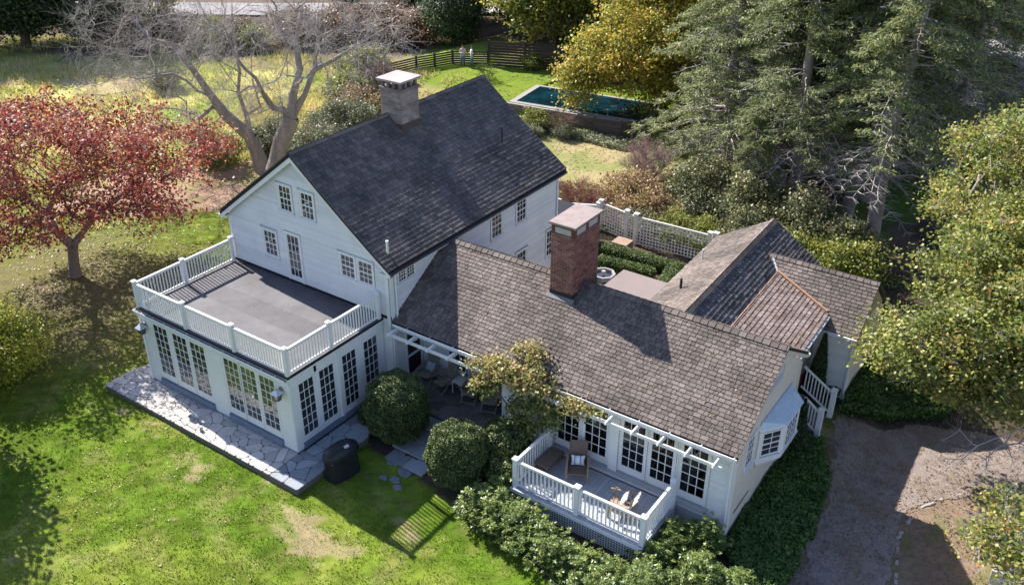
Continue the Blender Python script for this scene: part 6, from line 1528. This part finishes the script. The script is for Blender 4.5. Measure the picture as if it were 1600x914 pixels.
# vine on the pergola
rng = np.random.default_rng(18)
vt = thing('climbing_vine', (6.2, 3.95, G), 'big autumn-tinted climbing vine sprawling over the middle of the pergola', 'vine'); B0 = np.array([6.2, 3.95, G])
C = np.concatenate([ell_points(rng, 70, (5.55, 4.1, 3.15), (1.05, .45, .30), .2), ell_points(rng, 50, (6.6, 4.3, 3.05), (.85, .5, .4), .2), ell_points(rng, 45, (6.4, 3.95, 1.9), (.55, .28, 1.0), .3), ell_points(rng, 30, (7.2, 4.1, 2.3), (.5, .3, .8), .3), ell_points(rng, 24, (8.2, 4.1, 2.85), (.9, .16, .12), .1), ell_points(rng, 22, (4.9, 3.7, 2.6), (.6, .35, .35), .2), ell_points(rng, 22, (5.9, 4.9, 3.55), (.5, .3, .25), .2)])-B0
nodes, par, cnt, tips = skeleton([(0, 0, 0), (.05, .05, .8), (-.05, .05, 1.6), (0, .1, 2.6), (-.1, .1, 3.2)], C, rng, seg=.35, pw=.15)
link('stems', branch_mesh('stems', nodes, par, cnt, .06, .007, .45), twig_brown, vt)
V, F = twig_mesh(nodes[tips], unit(nodes[tips]-nodes[par[tips]]+1e-6), rng, 2, .35, .005, 2); link('tendrils', np_mesh('tendrils', V, F, 4), twig_brown, vt, kind='stuff')
P, k = clumps(rng, C, 9500, (.14, .12, .12)); hz_ = P[:, 2]+G
link('foliage', quads_mesh('foliage', leaf_quads(P, .105, .75, rng, .6), np.clip(rng.uniform(0, .6, len(P))+np.where(hz_ > 2.7, .32, -.05), 0, 1)), L_vine, vt)
# arborvitae
def cone(loc, H, r, label, seed, n):
    rng = np.random.default_rng(seed); t = thing('arborvitae', loc, label, 'tree'); f = rng.uniform(0, 1, n)**.8; th_ = rng.uniform(0, 2*np.pi, n); rr = r*(1-f)**.75*(.75+.25*rng.uniform(0, 1, n))*(1+.12*np.sin(th_*5+f*9))*np.minimum(1, .55+f*4)
    P = np.stack([rr*np.cos(th_), rr*np.sin(th_), f*H], 1); D = np.stack([np.cos(th_)*.3, np.sin(th_)*.3, np.ones(n)], 1)
    link('foliage', quads_mesh('foliage', leaf_quads(P, .13, .4, rng, .0, dirs=D, dirmix=.4), rng.uniform(0, 1, n)), L_dark, t)
    link('trunk', mesh_from('trunk', *(lambda b: (b.V, b.F))(MB().tube((0, 0, 0), (0, 0, H*.85), r*.5, .02, 8))), bark_brown, t)
cone((12.95, 13.35, G), 2.75, .42, 'narrow conical evergreen standing against the far right wing wall', 91, 6500)
cone((13.55, 9.75, G), 2.3, .34, 'narrow evergreen in the shade between the bay window and the side steps', 92, 5000)

# --- grass, leaves
def blades(name, x, y, h_, wd, rng, lm, label, lean=.5, rn=None):
    n = len(x); z = height(x, y); a = rng.uniform(0, 2*np.pi, n); hh = h_*rng.uniform(.5, 1.4, n); l = rng.normal(size=(n, 2))*lean*hh[:, None]
    A = np.stack([x-np.cos(a)*wd/2, y-np.sin(a)*wd/2, z-.01], 1); B_ = np.stack([x+np.cos(a)*wd/2, y+np.sin(a)*wd/2, z-.01], 1); C = np.stack([x+l[:, 0], y+l[:, 1], z+hh], 1)
    V = np.stack([A, B_, C], 1).reshape(-1, 3); me = np_mesh(name, V, np.arange(n*3).reshape(n, 3), 3, rng.uniform(0, 1, n) if rn is None else rn)
    return link(name, me, lm, kind='stuff', label=label)
L_lawn = leafmat('lawn_blade', [(0, (.065, .125, .009)), (.5, (.12, .19, .016)), (.85, (.19, .245, .028)), (1, (.36, .29, .12))], .3, clump=1.4, cl=.5, rough=.7, spec=.1)
L_mead = leafmat('meadow_blade', [(0, (.26, .34, .07)), (.3, (.50, .48, .15)), (.65, (.68, .58, .28)), (1, (.66, .48, .34))], .3, clump=.25, cl=.35, rough=.8, spec=.1)
rng = np.random.default_rng(99)
def keep_lawn(x, y):
    k = np.ones(len(x), bool)
    k &= ~((x > -8.85) & (x < 1.35) & (y > -1.35) & (y < 2.9)); k &= ~((x > -7.8) & (x < 5.4) & (y > -.1) & (y < 20)); k &= ~((x > 1.2) & (y > 1.6)); k &= ~((x > 5.2) & (y > 2.2-.18*x)); k &= ~((x > 14.0))
    for bx, by, r in BARE: pass
    k &= rng.uniform(size=len(x)) > bare_f(x, y)*.92
    return k
n = 260000; x = rng.uniform(-19, 15, n); y = rng.uniform(-10, 9, n); k = keep_lawn(x, y) & (rng.uniform(size=n) < np.clip(1.15-(x+0)*0-np.maximum(0, -x-8)*.05, .25, 1)) & (fbm(x, y, .5, 77) > .36)
x, y = x[k], y[k]; blades('grass', x, y, .045, .028, rng, L_lawn, 'short green lawn grass in front of the house', .6)
n = 60000; x = rng.uniform(-62, -20, n); y = rng.uniform(4, 36, n); k = (fbm(x, y, 2.5, 55) > .42) & (y < 38+(x+40)*.45+4) & ~inpoly(x, y, PATCHES) & (x < -20-(8-np.minimum(y, 8))*.9)
x, y = x[k], y[k]; blades('meadow_grass', x, y, .30, .075, rng, L_mead, 'rough tall meadow grass on the left beyond the red tree', .35, rn=np.clip(fbm(x, y, 2.2, 60)*1.5-.35+rng.normal(size=len(x))*.13, 0, 1))
n = 14000; x = rng.uniform(-30, -16, n); y = rng.uniform(17.5, 36, n); k = ~((x > -22.5) & (y > 33)); x, y = x[k], y[k]
blades('meadow_grass', x, y, .28, .07, rng, L_mead, 'rough grass strip behind the house ridge', .35)
L_litter = leafmat('fallen_leaf', [(0, (.07, .045, .03)), (.5, (.17, .105, .065)), (.85, (.27, .17, .10)), (1, (.38, .28, .12))], .1)
def litter(name, poly, n, seed, label, size=.07, z=.025):
    rng = np.random.default_rng(seed); xs = [p[0] for p in poly]; ys = [p[1] for p in poly]; x = rng.uniform(min(xs), max(xs), n); y = rng.uniform(min(ys), max(ys), n); k = inpoly(x, y, poly) & (fbm(x, y, 1.2, seed) > .40); x, y = x[k], y[k]
    k = ~((x > -8.9) & (x < 13.4) & (y > -1.4) & (y < 20)) | ((x > 12.9) & (y < 4)); x, y = x[k], y[k]
    P = np.stack([x, y, height(x, y)+z+rng.uniform(0, .02, len(x))], 1); link(name, quads_mesh(name, leaf_quads(P, size, .8, rng, 3), rng.uniform(0, 1, len(P))), L_litter, kind='stuff', label=label)
litter('fallen_leaves', [(-14, -9), (14, -9), (14, 1), (1, 2), (-9, -1), (-14, 2)], 2200, 1, 'scattered dry leaves on the front lawn', .055)
litter('fallen_leaves', [(14, 3), (30, 3), (30, 20), (14, 20)], 26000, 2, 'brown fallen leaves on the drive and its verge', .055, .04)
litter('fallen_leaves', [(-27, 2), (-9, -1), (-8, 12), (-9, 20), (-24, 18)], 16000, 3, 'fallen leaves under the red tree and the leafless trees', .075)
litter('fallen_leaves', [(-13, 20), (14, 20), (14, 36), (-13, 33)], 8000, 4, 'fallen leaves on the garden lawn behind the house', .10)
litter('fallen_leaves', [(-27, 33), (-4, 33), (-4, 44), (-20, 42)], 2500, 5, 'leaves scattered on the pool lawn', .12)

# leaves that have come down on the roofs
rng = np.random.default_rng(123); n = 520; x = rng.uniform(.8, 13.1, n); v = rng.uniform(0, 1, n)**1.3; fs_ = fs
P = np.stack([x, WYe+fs_.y*v, WZe+fs_.z*v+.04], 1); k = ~((x > 5.2) & (x < 6.4) & (v > .7)); P = P[k]
link('roof_leaves', quads_mesh('roof_leaves', leaf_quads(P, .06, .7, rng, 3), rng.uniform(.3, 1, len(P))), L_litter, kind='stuff', label='small dry leaves caught on the shakes of the low wing roof')
n = 90; P = np.stack([rng.uniform(SL+.2, -.2, n), rng.uniform(.2, 4.2, n), np.full(n, 3.085)], 1)
link('deck_leaves', quads_mesh('deck_leaves', leaf_quads(P, .05, .7, rng, 4), rng.uniform(.3, 1, n)), L_litter, kind='stuff', label='a few dry leaves blown over the flat roof deck')
